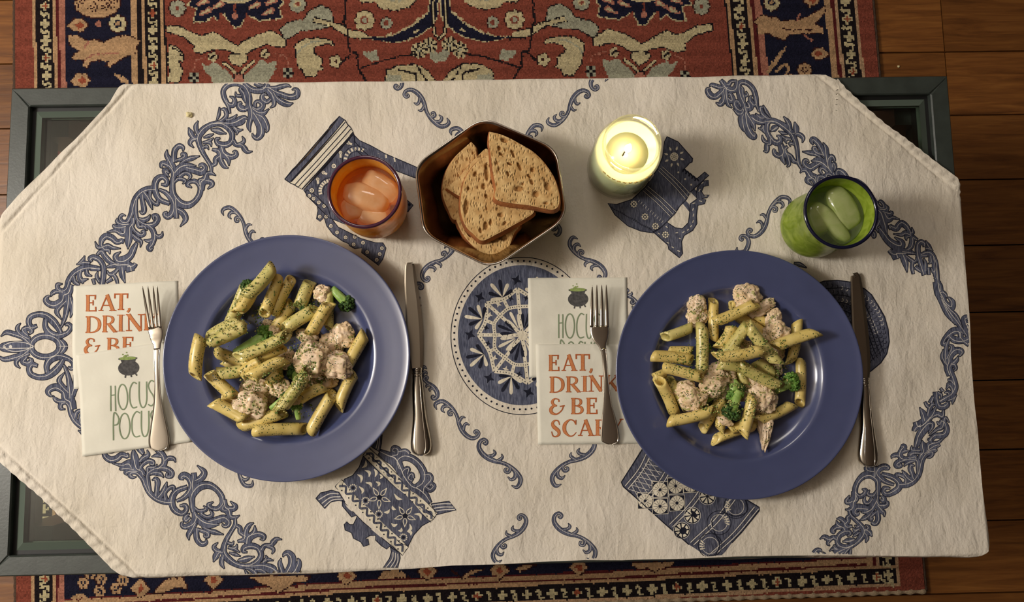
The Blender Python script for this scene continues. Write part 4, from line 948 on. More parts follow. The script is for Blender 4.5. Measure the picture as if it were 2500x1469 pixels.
def star8(x, y, r, sq):
    if sq:
        q = [(x-r, y-r*1.0), (x+r*.95, y-r), (x+r, y+r*.9), (x-r*.9, y+r)]; D_.area(ZP(O, s, q), DRK, .0001); D_.rib(ZP(O, s, q + [q[0]]), 1.6, BARE, .0002, sm=1)
    else: D_.dot(*ZP(O, s, [(x, y)])[0], r*1.05/s, DRK, .0001, 20); D_.ring(*ZP(O, s, [(x, y)])[0], r*1.05/s, 1.3, LIT, .0002)
    for k in range(12 if sq else 8):
        t = k*2*math.pi/(12 if sq else 8) + .25; rr = r*.88
        D_.rib(ZP(O, s, [(x + r*.18*math.cos(t), y + r*.18*math.sin(t)), (x + rr*math.cos(t), y + rr*math.sin(t))]), (.8, (r*.42 if sq else r*.5)/s), BARE, .00018)
for x, y in ((755,535),(560,785),(560,580),(770,745),(940,520),(380,720)): star8(x, y, 100, True)
for x, y in ((1150,665),(960,900),(830,1085)): star8(x, y, 98, False)
for x, y, a0_ in ((1500,790,2.6),(1290,990,5.4),(1180,1270,2.6)):
    D_.ring(*ZP(O, s, [(x, y)])[0], 20, 1.4, LIT, .0002); D_.ring(*ZP(O, s, [(x, y)])[0], 29, 1.6, DRK, .0002)
    for k in range(4):
        t = a0_ + k*.28; D_.rib(ZP(O, s, [(x + 70*math.cos(t), y + 70*math.sin(t)), (x + 130*math.cos(t + .2), y + 130*math.sin(t + .2))]), (1.2, 4), BARE, .00022)
D_.rib(ZP(O, s, [(1620,700),(1640,850),(1500,910),(1350,870),(1210,930),(1230,1100),(1300,1250),(1250,1380),(1140,1400)]), 2.4, DRK, .0002)
D_.build('printed_beaker', cloth)
# --- feathered shell shape under the right knife (origin 1930,640 scale 4.896)
O, s = (1930, 640), 4.896; D_ = Decal()
p = ZP(O, s, [(200,300),(400,225),(560,215),(700,235),(880,320),(960,390),(1050,530),(1120,650),(1160,800),(1175,950),(1150,1090),(1080,1200),(960,1300),(820,1350),(600,1300),(350,900)])
D_.area(p, CHA, .0); outline(D_, p, 2.6)
for j in range(6):
    for k in range(22):
        t = k / 21; c_ = np.array([420 + j*18, 265 + j*70]) * (1 - t) + np.array([1130 - j*35, 1010 + j*30]) * t + np.array([190, -150]) * math.sin(t*math.pi) * (1 - j*.12)
        D_.ring(*ZP(O, s, [c_])[0], 4.2, 1.5, LIT if (j in (0, 2)) and 2 < k < 17 else DRK, .00015, 8, a0=-1.4 + t, a1=1.6 + t)
    q = [(380 + j*20, 310 + j*72), (800 - j*10, 380 + j*95), (1120 - j*40, 1090 + j*28)]
    D_.rib(ZP(O, s, q), 2.2, DRK, .0002)
D_.build('printed_shell', cloth)
D_ = Decal(); D_.leaf([(1938,643),(1952,646),(1968,653)], (3, 9, 1)); D_.build('printed_leaf', cloth)
# a few stray marks on the linen
# ------------------------------------------------------------------ dinner plates
M_plate = mat('periwinkle_glaze', (70, 77, 114), 0.30, 0.06, 40, 0.0, spec=0.6, coat=0.8, coat_rough=0.12)
M_foot = mat('unglazed_foot', (150, 140, 130), 0.8)
def plate(cx, cy, label):
    rz = 0.024; x, y = U(cx, cy, CB + rz); c = (x, y, CB + 0.0024)
    R = abs(U(cx + 300, cy, CB + rz)[0] - x)
    t = thing('dinner_plate', label, 'plate', c, 'blue dinner plates of pasta')
    k = R / 0.147
    prof = [(0,.0055),(.030,.0055),(.060,.0056),(.080,.0058),(.0890,.0062),(.0950,.0082),(.0985,.0115),(.1010,.0148),(.1035,.0166),(.1070,.0170),(.1110,.0172),(.118,.0180),(.128,.0198),(.137,.0214),(.1415,.0222),(.1448,.0233),(.1462,.0238),(.1472,.0236),(.1475,.0226),(.1466,.0212),(.1440,.0203),(.128,.0168),(.112,.0135),(.103,.0108),(.094,.0062),(.088,.0030),(.084,.0026),(.082,.0004),(.079,.0004),(.077,.0024),(.04,.0026),(0,.0026)]
    V, Fc = lathe([(a * k, b) for a, b in prof], c, 160); mesh('plate_body', V, Fc, M_plate, t)
    V, Fc = lathe([(.0815*k, .0004), (.0815*k, 0), (.079*k, 0), (.079*k, .0004)], c, 96); mesh('foot_ring', V, Fc, M_foot, t)
    return c, k
PL, kL = plate(701, 870, 'blue dinner plate of penne beside the orange tumbler, its left rim over a fork')
PR, kR = plate(1805, 910, 'blue dinner plate of penne in front of the green tumbler, between fork and knife')

# ------------------------------------------------------------------ napkins and their print
M_nap = mat('white_paper_napkin', (226, 222, 206), 0.95, 0.03, 30, 0.00045, 130, spec=0.1)
M_or = mat('orange_napkin_print', (172, 88, 42), 0.95); M_or2 = mat('pale_orange_hatching', (208, 142, 92), 0.95, 0.25, 1500, vary=(188, 108, 60))
M_gr = mat('grey_green_napkin_print', (128, 142, 112), 0.95); M_pot = mat('charcoal_cauldron_print', (62, 60, 60), 0.95, 0.3, 300, vary=(88, 86, 84)); M_slime = mat('green_brew_print', (150, 168, 96), 0.95, 0.3, 500)
NM = [M_or, M_or2, M_gr, M_pot, M_slime]
def napkin(cor, off, label, ply=0.0009):
    c = [np.array(U(p[0], p[1], CB + off)) for p in cor]; n = 34
    s = np.linspace(0, 1, n); A, B = np.meshgrid(s, s, indexing='ij')
    X = sum(((1-A)*(1-B)*c[0][i] + A*(1-B)*c[1][i] + A*B*c[2][i] + (1-A)*B*c[3][i]) * np.array([1 if i == 0 else 0, 1 if i == 1 else 0])[:, None, None] for i in (0, 1))
    x, y = X; org = np.array([c[0][0], c[0][1], CB])
    zt = napz(off)(x, y)
    t = thing('paper_napkin', label, 'napkin', (c[3][0], c[3][1], CB), 'paper napkins under the forks')
    for i, nm in ((0, 'top_ply'), (1, 'lower_ply')):
        z1_ = zt - i * ply * .5; dx = -i * .0006
        top = np.stack([x + dx, y + dx, z1_], -1).reshape(-1, 3); bot = top - np.array([0, 0, ply * .42])
        F1 = gridfaces(n, n); F2 = F1[:, ::-1] + n * n
        ring = list(range(0, n)) + [i_ * n + n - 1 for i_ in range(1, n)] + [(n-1)*n + j for j in range(n - 2, -1, -1)] + [i_ * n for i_ in range(n - 2, 0, -1)]
        side = [[ring[k], ring[(k+1) % len(ring)], ring[(k+1) % len(ring)] + n*n, ring[k] + n*n] for k in range(len(ring))]
        mesh(nm, np.vstack([top, bot]), F1.tolist() + F2.tolist() + side, M_nap, t)
    return t
def napz(off):
    return lambda x, y: cz(x, y) + off + 0.00025 * np.sin(np.asarray(x) * 160 + np.asarray(y) * 60) + 0.0002 * np.sin(np.asarray(y) * 210 - np.asarray(x) * 90)
n1 = napkin([(178,697),(432,685),(436,938),(179,948)], .0012, 'white paper napkin reading EAT, DRINK & BE, lower of the left pair')
n2 = napkin([(187,866),(440,828),(466,1077),(203,1113)], .0026, 'white paper napkin with cauldron and HOCUS POCUS, uppermost of the left pair')
n3 = napkin([(1290,678),(1530,677),(1535,921),(1293,920)], .0012, 'white paper napkin with cauldron and HOCUS, lower of the pair beside the medallion')
n4 = napkin([(1309,840),(1556,838),(1580,1081),(1315,1084)], .0026, 'white paper napkin reading EAT, DRINK & BE SCARY, above the other beside the medallion')
G = {
 'E': [([(.2,0),(.2,1)],.22),([(.03,.96),(.82,.96)],.08),([(.03,.04),(.88,.04)],.08),([(.2,.52),(.62,.52)],.08),([(.8,1),(.78,.72)],.09),([(.86,0),(.84,.28)],.09),([(.62,.36),(.62,.68)],.08)],
 'A': [([(.1,.02),(.46,1)],.08),([(.44,1),(.84,.02)],.23),([(.24,.34),(.7,.34)],.07),([(-.04,.03),(.26,.03)],.07),([(.62,.03),(1.04,.03)],.07)],
 'T': [([(.5,0),(.5,1)],.23),([(.0,.96),(1,.96)],.08),([(.04,1),(.05,.7)],.09),([(.96,1),(.95,.7)],.09),([(.28,.03),(.72,.03)],.07)],
 ',': [([(.5,.14),(.55,.02),(.15,-.13)],.2)],
 'D': [([(.2,0),(.2,1)],.22),([(.03,.96),(.5,.95),(.8,.78),(.88,.5),(.8,.22),(.5,.05),(.03,.04)],(.08,.08,.17,.22,.17,.08,.08))],
 'R': [([(.2,0),(.2,1)],.22),([(.03,.96),(.5,.95),(.72,.84),(.72,.64),(.5,.51),(.2,.5)],(.08,.08,.17,.17,.08,.07)),([(.45,.5),(.9,.03)],.2),([(.02,.03),(.4,.03)],.07),([(.78,.03),(1.04,.03)],.07)],
 'I': [([(.5,0),(.5,1)],.42),([(.1,.97),(.9,.97)],.07),([(.1,.03),(.9,.03)],.07)],
 'N': [([(.16,0),(.16,1)],.08),([(.14,.98),(.86,.03)],.23),([(.88,0),(.88,1)],.08),([(-.02,.03),(.34,.03)],.07),([(-.02,.97),(.3,.97)],.07),([(.7,.97),(1.05,.97)],.07)],
 'K': [([(.2,0),(.2,1)],.22),([(.28,.42),(.86,.97)],.08),([(.42,.58),(.9,.03)],.2),([(.02,.03),(.38,.03)],.07),([(.02,.97),(.38,.97)],.07),([(.74,.03),(1.05,.03)],.07),([(.68,.97),(1.0,.97)],.07)],
 '&': [([(.98,.55),(.84,.25),(.5,.02),(.18,.1),(.1,.32),(.28,.52),(.52,.54)],(.07,.08,.1,.2,.22,.16,.07)),([(.52,.54),(.28,.62),(.2,.8),(.36,.97),(.62,.93),(.66,.78)],(.07,.16,.18,.1,.08,.1)),([(.72,.5),(1.06,.55)],.08)],
 'B': [([(.2,0),(.2,1)],.22),([(.03,.96),(.5,.95),(.7,.85),(.7,.66),(.5,.53),(.2,.52)],(.08,.08,.16,.16,.08,.07)),([(.4,.52),(.74,.42),(.8,.22),(.6,.05),(.03,.04)],(.08,.16,.2,.09,.08))],
 'S': [([(.84,.72),(.74,.94),(.45,.99),(.2,.84),(.26,.64),(.5,.5),(.76,.34),(.78,.14),(.5,.01),(.22,.07),(.1,.32)],(.06,.08,.09,.17,.22,.24,.22,.17,.09,.08,.06))],
 'C': [([(.9,.72),(.74,.95),(.46,.99),(.18,.76),(.11,.5),(.18,.24),(.46,.01),(.72,.04),(.93,.24)],(.09,.08,.1,.21,.24,.21,.1,.07,.05)),([(.9,1),(.9,.7)],.07)],
 'Y': [([(.14,1),(.5,.45)],.2),([(.9,1),(.52,.45)],.08),([(.5,.5),(.5,0)],.22),([(-.04,.97),(.34,.97)],.07),([(.74,.97),(1.04,.97)],.07),([(.3,.03),(.7,.03)],.07)]}
T_ = {
 'H': [[(.1,0),(.1,1)],[(.95,0),(.95,1)],[(.1,.62),(.95,.64)]], 'O': [[(.5+.5*math.sin(t), .5+.5*math.cos(t)) for t in np.linspace(0, 6.283, 13)]],
 'C': [[(1,.95),(.55,1),(.12,.78),(0,.45),(.1,.15),(.45,0),(1,.04)]], 'U': [[(.05,1),(.03,.3),(.3,.0),(.7,.02),(.93,.3),(.95,1)]],
 'S': [[(.95,.95),(.5,1),(.1,.82),(.3,.6),(.75,.4),(.9,.15),(.5,0),(0,.06)]], 'P': [[(.1,0),(.1,1),(.6,1),(.95,.8),(.7,.62),(.12,.58)]]}
def slab(D_, ch, x0, x1, yb_, yt):
    w_, h_ = x1 - x0, yb_ - yt
    for pts, wd in G[ch]:
        q = [(x0 + a * w_, yb_ - b * h_) for a, b in pts]; k = (w_ + h_) / 2 * (1.2 if ch != 'I' else .62)
        k = min(k, h_ * .95); ws = np.broadcast_to(wd, len(q)) * k * (1.0 if ch != 'I' else 1.0)
        D_.rib(q, ws, 0, 0.0, sm=6)
        if np.max(wd) > .12: D_.rib(q, np.maximum(ws - 2.6, .05), 1, .00008, sm=6)
def thin(D_, ch, x0, x1, yb_, yt, w_=3.0):
    for pts in T_[ch]: D_.rib([(x0 + a * (x1 - x0), yb_ - b * (yb_ - yt)) for a, b in pts], w_, 2, 0.0, sm=6 if len(pts) > 2 else 2)
def nz_(o, s, v): return o[0] + v[0] / s, o[1] + v[1] / s
def prt(off): return Decal(zf=napz(off), base=0.00035, clip=False)
# left EAT (origin 170,680 scale 3.34)
o7, s7 = (170, 680), 3.34
def L7(D_, f, ch, x0, x1, yb_, yt, **k): f(D_, ch, o7[0] + x0/s7, o7[0] + x1/s7, o7[1] + yb_/s7, o7[1] + yt/s7, **k)
D_ = prt(.0012)
for a in (('E',130,232,268,132),('A',245,378,264,130),('T',362,480,256,120),(',',470,505,258,130),('D',130,264,444,306),('R',270,388,438,300),('I',382,462,432,294),('N',466,602,428,290),('K',606,722,422,286),('&',126,248,618,486),('B',308,425,612,482),('E',432,540,606,474)): L7(D_, slab, *a)
D_.build('printed_lettering', n1, NM, 'orange lettering reading EAT, DRINK & BE')
def cauldron(D_, cx_, cy_, s_, sc1=1.0, tilt=0.0):
    k = sc1 / s_
    def r_(x, y): return (cx_ + (x*math.cos(tilt) - y*math.sin(tilt))*k, cy_ + (x*math.sin(tilt) + y*math.cos(tilt))*k)
    D_.area([r_(84*math.cos(t), 62*math.sin(t)) for t in np.linspace(0, 6.283, 29)[:-1]], 3, 0, grid=6)
    D_.area([r_(-62,-70), r_(60,-74), r_(54,-50), r_(-54,-48)], 3, .00003, grid=8)
    for a, b in (((-25,50),(-32,78)), ((16,55),(18,76)), ((50,46),(62,66))): D_.rib([r_(*a), r_(*b)], 11*k, 3, .00002)
    D_.area([r_(-4 + 76*math.cos(t), -76 + 17*math.sin(t)) for t in np.linspace(0, 6.283, 25)[:-1]], 3, .00005, grid=6)
    D_.area([r_(-4 + 68*math.cos(t), -78 + 14*math.sin(t)) for t in np.linspace(0, 6.283, 25)[:-1]], 4, .0001, grid=6)
    for x, y, r in ((-42,-112,5),(-12,-126,5),(-22,-100,8),(-6,-104,6),(-32,-94,7)): D_.dot(*r_(x, y), r*k*1.1, 4, .0001, 8)
D_ = prt(.0026); cauldron(D_, o7[0] + 494/s7, o7[1] + 728/s7, s7, 1.0, -.06)
for a in (('H',340,384,1080,872),('O',403,481,1066,860),('C',498,557,1052,846),('U',574,640,1044,838),('S',646,702,1036,830),('P',362,410,1316,1106),('O',413,496,1304,1096),('C',512,582,1288,1084),('U',590,655,1280,1076),('S',662,720,1272,1070)): L7(D_, thin, *a)
D_.build('printed_lettering', n2, NM, 'black cauldron over thin green lettering')
o8, s8 = (1280, 670), 3.417
def L8(D_, f, ch, x0, x1, yb_, yt, **k): f(D_, ch, o8[0] + x0/s8, o8[0] + x1/s8, o8[1] + yb_/s8, o8[1] + yt/s8, **k)
D_ = prt(.0012); cauldron(D_, o8[0] + 448/s8, o8[1] + 205/s8, s8)
for a in (('H',282,322,530,330),('O',341,417,530,326),('C',436,498,528,326),('U',514,566,528,328),('S',578,634,528,328),('P',295,340,770,562),('O',352,424,770,560),('C',436,490,768,560),('U',502,560,766,560),('S',570,620,766,558)): L8(D_, thin, *a)
D_.build('printed_lettering', n3, NM, 'black cauldron over thin green lettering')
D_ = prt(.0026)
for a in (('E',198,300,806,670),('A',312,434,804,668),('T',424,544,802,664),(',',538,570,802,670),('D',205,335,986,850),('R',342,464,982,848),('I',462,540,978,844),('N',536,652,976,842),('K',668,786,972,838),('&',208,328,1166,1032),('B',384,502,1164,1028),('E',512,616,1162,1026),('S',218,306,1352,1214),('C',318,440,1346,1210),('A',450,578,1344,1208),('R',584,700,1342,1206),('Y',712,820,1338,1202)): L8(D_, slab, *a)
D_.build('printed_lettering', n4, NM, 'orange lettering reading EAT, DRINK & BE SCARY')

# ------------------------------------------------------------------ cutlery
M_steel = mat('polished_steel', (198, 190, 178), 0.12, metal=1.0)
M_brush = mat('brushed_steel_blade', (190, 180, 164), 0.30, metal=1.0)
def W3(px, py, z): x, y = U(px, py, z); return np.array([x, y, z])
def fork(pts_h, head, tines, gap, tip_lift, base, label, neck):
    """pts_h: (px, py, width px, z) along the handle from its end; tines: list of (tip px, py, root px, py)"""
    t = thing('fork', label, 'fork', W3(pts_h[0][0], pts_h[0][1], base), 'steel dinner forks')
    q = crom([(a, b, c, d) for a, b, c, d in pts_h], 8)
    C = np.array([W3(r[0], r[1], base + r[3]) for r in q]); Wd = q[:, 2] / 2000.0 / 2
    e = np.sqrt(np.clip(1 - (1 - np.linspace(0, 1, len(q)) * 9).clip(0) ** 2, .05, 1))
    V, Fc = loft(C, Wd * e, 0.0012 + 0.0006 * np.exp(-((np.arange(len(q)) - len(q) * .75) / 6.0) ** 2), n=20, pw=.8); hh = mesh('handle', V, Fc, M_steel, t)
    # raised thread along the rim of the handle
    for s_ in (-1, 1):
        CC = np.array([c_ for c_ in C]); T = np.gradient(C, axis=0); T /= np.linalg.norm(T, axis=1)[:, None]; S = np.c_[T[:, 1], -T[:, 0], 0*T[:, 0]]
        V, Fc = loft(C + S * (s_ * Wd * e * .86)[:, None] + np.array([0, 0, .0010]), .0006, .0006, n=6); mesh('rim_thread', V, Fc, M_steel, hh)
    q = crom(head, 8); C = np.array([W3(r[0], r[1], base + r[3]) for r in q])
    V, Fc = loft(C, q[:, 2] / 4000.0, 0.0011, n=18, pw=.7); mesh('head', V, Fc, M_steel, t)
    for (tx, ty, rx, ry, zr, zt, w_) in tines:
        q = crom([(rx, ry, w_, zr), ((rx*.6+tx*.4), (ry*.6+ty*.4), w_*.86, zr*.45 + zt*.35 - .0012), ((rx*.25+tx*.75), (ry*.25+ty*.75), w_*.62, zr*.2+zt*.68 - .0008), (tx, ty, w_*.2, zt)], 7)
        C = np.array([W3(r[0], r[1], base + r[3]) for r in q]); V, Fc = loft(C, q[:, 2] / 4000.0, 0.0009 * np.linspace(1.1, .5, len(q)), n=10, pw=.8); mesh('tine', V, Fc, M_steel, t)
BF = CB + 0.0045
fork([(388,1100,30,.0010),(388,1090,46,.0012),(388,1068,49,.0018),(387,1030,36,.003),(386,990,22,.0045),(384.5,940,13.5,.006),(383.5,890,13,.007),(384,850,15,.0075)],
     [(384,856,15,.0075),(384,842,18,.0072),(383,832,26,.0068),(382,822,31,.0060),(381,812,34,.0054),(378,801,35,.0052)],
     [(348,699,366,803,.0052,.019,8),(361,698,374,803,.0052,.019,8),(374,698,383,802,.0052,.019,8),(384,698,391,801,.0052,.019,8)], 0, 0, BF, 'steel fork over the left napkins, touching the rim of the left blue plate', 0)
fork([(1490,1084,28,.0010),(1490,1075,42,.0012),(1489,1055,44.5,.0018),(1486,1020,34,.003),(1483,985,21,.0045),(1480,930,12,.006),(1476,880,12,.007),(1473,850,14,.0075)],
     [(1473,856,14,.0075),(1470,842,20,.0072),(1467,830,34,.0066),(1465,819,41,.0060),(1464,808,44,.0054),(1463.5,797,44,.0052)],
     [(1446,697,1444.5,799,.0052,.014,9),(1457,695,1457,799,.0052,.014,9),(1469,695,1470,799,.0052,.014,9),(1480,695,1482.5,799,.0052,.014,9)], 0, 0, BF, 'steel fork over the napkins beside the medallion, left of the right blue plate', 0)
def knife(blade, handle, label):
    base = CB + 0.0020
    t = thing('table_knife', label, 'knife', W3(*handle[-1][:2], base), 'steel table knives')
    q = crom(blade, 8); C = np.array([W3(r[0], r[1], base + .0042 + 0*r[2]) for r in q]); wd = q[:, 2] / 4000.0
    T = np.gradient(C, axis=0); T /= np.linalg.norm(T, axis=1)[:, None]; S = np.c_[T[:, 1], -T[:, 0], 0*T[:, 0]]
    prof = np.array([(-1, .0), (-.55, .0010), (.6, .0016), (.78, .0017), (1, .0014), (1, -.0009), (.6, -.0013), (-.5, -.0010)])   # sharp edge on the left, thick spine on the right
    sgn = -1.0
    V = C[:, None] - S[:, None] * (sgn * prof[:, 0][None] * wd[:, None])[..., None] * 1.0 + np.array([0, 0, 1.]) * prof[:, 1][None, :, None]
    n = len(prof); m = len(C)
    Fc = [[i*n+j, i*n+(j+1) % n, (i+1)*n+(j+1) % n, (i+1)*n+j] for i in range(m-1) for j in range(n)] + [list(range(n))[::-1], [(m-1)*n+j for j in range(n)]]
    mesh('blade', V.reshape(-1, 3), Fc, M_brush, t, smooth=False)
    q = crom(handle, 8); C = np.array([W3(r[0], r[1], base + .0046) for r in q]); k = q[:, 2] / 4000.0
    V, Fc = loft(C, k, np.minimum(k * .8, .0062 + 0*k), n=24, pw=.9); h = mesh('handle', V, Fc, M_steel, t)
    a = np.array(handle[0][:2]); u = np.array(handle[1][:2]) - a; u = u / np.hypot(*u)
    for d_, w_ in ((2, 25), (8, 23), (13, 25), (20, 21)):
        p = a + u * d_; V, Fc = loft([W3(*(p - u*1.8), base + .0046), W3(*p, base + .0046), W3(*(p + u*1.8), base + .0046)], np.array([.8, 1, .8]) * w_ / 4000 * 1.08, .0052, n=20); mesh('collar_ring', V, Fc, M_steel, h)
    for s_ in (-.45, .45):
        q2 = q[6:-6]; CC = np.array([W3(r[0] + s_ * r[2] * .55, r[1], base + .0046) for r in q2]); CC[:, 2] += np.minimum(q2[:, 2] / 4000 * .8, .0062) * .86
        V, Fc = loft(CC, .0007, .0006, n=6); mesh('fluting', V, Fc, M_steel, h)
knife([(1001,643,8),(1001,648,22),(1003,690,30),(1008,740,36),(1012,800,40),(1015,850,36),(1018,898,28)],
      [(1018,898,26),(1019,915,22),(1020,940,27),(1022,975,30),(1025,1020,34),(1027,1060,45),(1028,1085,50),(1028,1103,42),(1028,1112,16)], 'steel table knife to the right of the left blue plate, below the bread bowl')
knife([(2088,671,10),(2089,676,24),(2093,720,32),(2098,780,38),(2103,840,40),(2107,890,36),(2109,922,27)],
      [(2110,922,24),(2111,938,21),(2112,960,25),(2113,1000,29),(2116,1040,33),(2118,1085,44),(2119,1112,49),(2120,1130,42),(2120,1140,16)], 'steel table knife at the right edge of the right blue plate, beyond the shell print')
# ------------------------------------------------------------------ steel bread bowl, six-sided with rounded corners
M_bowl = mat('brown_reflecting_steel', (150, 130, 98), 0.18, 0.12, 14, 0.0005, 30, metal=1.0)
M_lip = mat('bright_steel_lip', (206, 196, 184), 0.18, metal=1.0)
RIMZ = CB + 0.062
rim = [(1180,285),(1359,362),(1384,532),(1201,656),(1034,572),(1012,402)]
def rounded(pts, f, n=9):
    out = []; P = [np.array(p, float) for p in pts]; m = len(P)
    for i in range(m):
        a, b, c = P[i-1], P[i], P[(i+1) % m]; p = b + (a - b) * f; q = b + (c - b) * f
        for t in np.linspace(0, 1, n): out.append((1-t)**2*p + 2*t*(1-t)*b + t*t*q)
        for t in (.33, .67): out.append(q + (c + (b - c)*f - q) * t)
    return np.array(out)
rw = rounded([W3(a, b, RIMZ)[:2] for a, b in rim], .2)
cen = rw.mean(0); BC = (cen[0], cen[1], CB + 0.001)
bowl = thing('bread_bowl', 'six-sided brown steel bowl holding bread slices, between the orange tumbler and the candle', 'bowl', BC)
def rings(scz, inset=0.0):
    V = []
    for s_, z_ in scz: V.append(np.c_[cen + (rw - cen) * s_, np.full(len(rw), z_)])
    return V
lev = [(0.002, CB+.0045), (.30, CB+.0045), (.50, CB+.0046), (.55, CB+.0058), (.60, CB+.0095), (.70, CB+.022), (.80, CB+.036), (.90, CB+.050), (.965, RIMZ-.0022)]
V = rings(lev); m = len(rw)
def ringmesh(V, close=True):
    k = len(V); n_ = len(V[0]); A = np.array(V)   # k x n x 3
    Fc = [[i*n_+j, i*n_+(j+1) % n_, (i+1)*n_+(j+1) % n_, (i+1)*n_+j] for i in range(k-1) for j in range(n_)]
    return A.reshape(-1, 3), Fc
Vi, Fi = ringmesh(V); mesh('inner_wall', Vi, Fi, M_bowl, bowl)
V = rings([(.965, RIMZ-.0022), (.985, RIMZ-.0004), (1.0, RIMZ), (1.008, RIMZ-.0008), (1.006, RIMZ-.003), (.98, RIMZ-.0045)]); Vi, Fi = ringmesh(V); mesh('rolled_lip', Vi, Fi, M_lip, bowl)
V = rings([(.98, RIMZ-.0045), (.90, CB+.046), (.78, CB+.028), (.66, CB+.010), (.58, CB+.0015), (.002, CB+.0014)]); Vi, Fi = ringmesh(V); mesh('outer_wall', Vi, Fi, M_bowl, bowl)

# ------------------------------------------------------------------ bread
def bread_mats():
    m, nt, b = nodes_of('sourdough_crumb'); setb(b, lin((208, 172, 122)), 0.9, spec=0.2)
    co = N(nt, 'ShaderNodeTexCoord').outputs['Object']
    mp = N(nt, 'ShaderNodeMapping'); mp.inputs['Scale'].default_value = (1, .55, 1); mp.inputs['Rotation'].default_value = (0, 0, .35); nt.links.new(co, mp.inputs['Vector'])
    n1_ = N(nt, 'ShaderNodeTexNoise', i_Scale=90.0, i_Detail=4.0); nt.links.new(co, n1_.inputs['Vector'])
    r = ramp(nt, [(.35, lin((186, 146, 92))), (.65, lin((214, 180, 124)))]); nt.links.new(n1_.outputs['Fac'], r.inputs[0])
    at = N(nt, 'ShaderNodeAttribute', attribute_name='pore'); mx = N(nt, 'ShaderNodeMix', data_type='RGBA'); nt.links.new(at.outputs['Fac'], mx.inputs[0]); nt.links.new(r.outputs[0], mx.inputs[6]); mx.inputs[7].default_value = (*lin((150, 104, 54)), 1)
    nt.links.new(mx.outputs[2], b.inputs['Base Color'])
    v = N(nt, 'ShaderNodeTexVoronoi', i_Scale=330.0); nt.links.new(mp.outputs[0], v.inputs['Vector'])
    rr = ramp(nt, [(.1, (0, 0, 0)), (.45, (1, 1, 1))]); nt.links.new(v.outputs['Distance'], rr.inputs[0])
    bp = N(nt, 'ShaderNodeBump', i_Strength=.9, i_Distance=.0012); nt.links.new(rr.outputs[0], bp.inputs['Height'])
    b2 = N(nt, 'ShaderNodeBump', i_Strength=.8, i_Distance=.0015); nt.links.new(n1_.outputs['Fac'], b2.inputs['Height']); nt.links.new(bp.outputs[0], b2.inputs['Normal']); nt.links.new(b2.outputs[0], b.inputs['Normal'])
    return m
M_crumb = bread_mats(); M_crust = mat('baked_crust', (176, 108, 56), 0.75, .3, 60, .0012, 200, vary=(134, 76, 38))
def bread(pts, z_fn, label, thick=.016, seed=1, holes=()):
    o, s = (1000, 270), 3.767
    zm = np.mean([z_fn(p) for p in pts]); P = [W3(o[0] + a/s, o[1] + b/s, z_fn((a, b))) for a, b in pts]; P = np.array(P)
    Q = crom(np.vstack([P, P[:1]]), 9)[:-1]
    c = P.mean(0); n = len(Q); R_ = 46
    # plane fit so that the slice is a tilted slab
    A = np.c_[P[:, :2] - c[:2], np.ones(len(P))]; gxx, gyy, g0 = np.linalg.lstsq(A, P[:, 2], rcond=None)[0]
    zp = lambda x, y: g0 + gxx*(x-c[0]) + gyy*(y-c[1])
    rs = np.random.RandomState(seed); H = [(W3(o[0]+h[0]/s, o[1]+h[1]/s, zm), h[2]/s/4000, h[3]/s/4000, h[4]) for h in holes]
    t = thing('bread_slice', label, 'bread', (c[0], c[1], zp(c[0], c[1]) - thick), 'bread slices in the steel bowl')
    rr = np.linspace(0, 1, R_) ** .8; V = []; pore = []
    for k in rr:
        for q in Q:
            x, y = c[0] + (q[0]-c[0])*k, c[1] + (q[1]-c[1])*k
            p3 = Vector((x*1, y*1, seed*3.1)); z = zp(x, y); po = 0
            for sc_, am, th in ((150, .0016, .23), (330, .0009, .2)):
                d = noise.voronoi(Vector((p3.x*sc_, p3.y*sc_*.55, p3.z)), distance_metric='DISTANCE')[0][0]
                if d < th and k < .97: f = (1 - d/th); z -= am*min(1, f*1.8); po = max(po, min(1, f*1.5)) if sc_ == 150 else po
            for (hc, ra, rb, an) in H:
                dx, dy = x - hc[0], y - hc[1]; u_ = (dx*math.cos(an) + dy*math.sin(an))/ra; v_ = (-dx*math.sin(an) + dy*math.cos(an))/rb; d2 = u_*u_ + v_*v_
                if d2 < 1.3: f = min(1, (1.3 - d2)*1.6); z -= .0030*f; po = max(po, f*.8)
            z += .0007*noise.noise(p3*60)
            if k > .97: z -= .0006
            V.append((x, y, z)); pore.append(po)
    V = np.array(V); Fc = [[i*n+j, i*n+(j+1) % n, (i+1)*n+(j+1) % n, (i+1)*n+j] for i in range(R_-1) for j in range(n)]
    ob = mesh('crumb', V, Fc, M_crumb, t)
    a = ob.data.attributes.new('pore', 'FLOAT', 'POINT'); a.data.foreach_set('value', np.array(pore, np.float32))
    side = []
    for k, dz in enumerate((-.0006, -.004, -.008, -.012, -thick)):
        bul = (.0, .0012, .0022, .0028, .0020)[k]
        for q in Q:
            d = q[:2] - c[:2]; d = d/np.hypot(*d); w_ = .0004*noise.noise(Vector((q[0]*200, q[1]*200, k)))
            side.append((q[0] + d[0]*(bul + w_), q[1] + d[1]*(bul + w_), zp(q[0], q[1]) + dz))
    side += [(c[0], c[1], zp(c[0], c[1]) - thick)]
    Fs = [[i*n+j, (i+1)*n+j, (i+1)*n+(j+1) % n, i*n+(j+1) % n][::-1] for i in range(4) for j in range(n)] + [[4*n+j, 4*n+(j+1) % n, 5*n] for j in range(n)]
    mesh('crust', np.array(side), Fs, M_crust, t)
zb = lambda base, gx_=0, gy_=0: (lambda p: CB + base + gx_*(p[0]-750)/1000 + gy_*(p[1]-750)/1000)
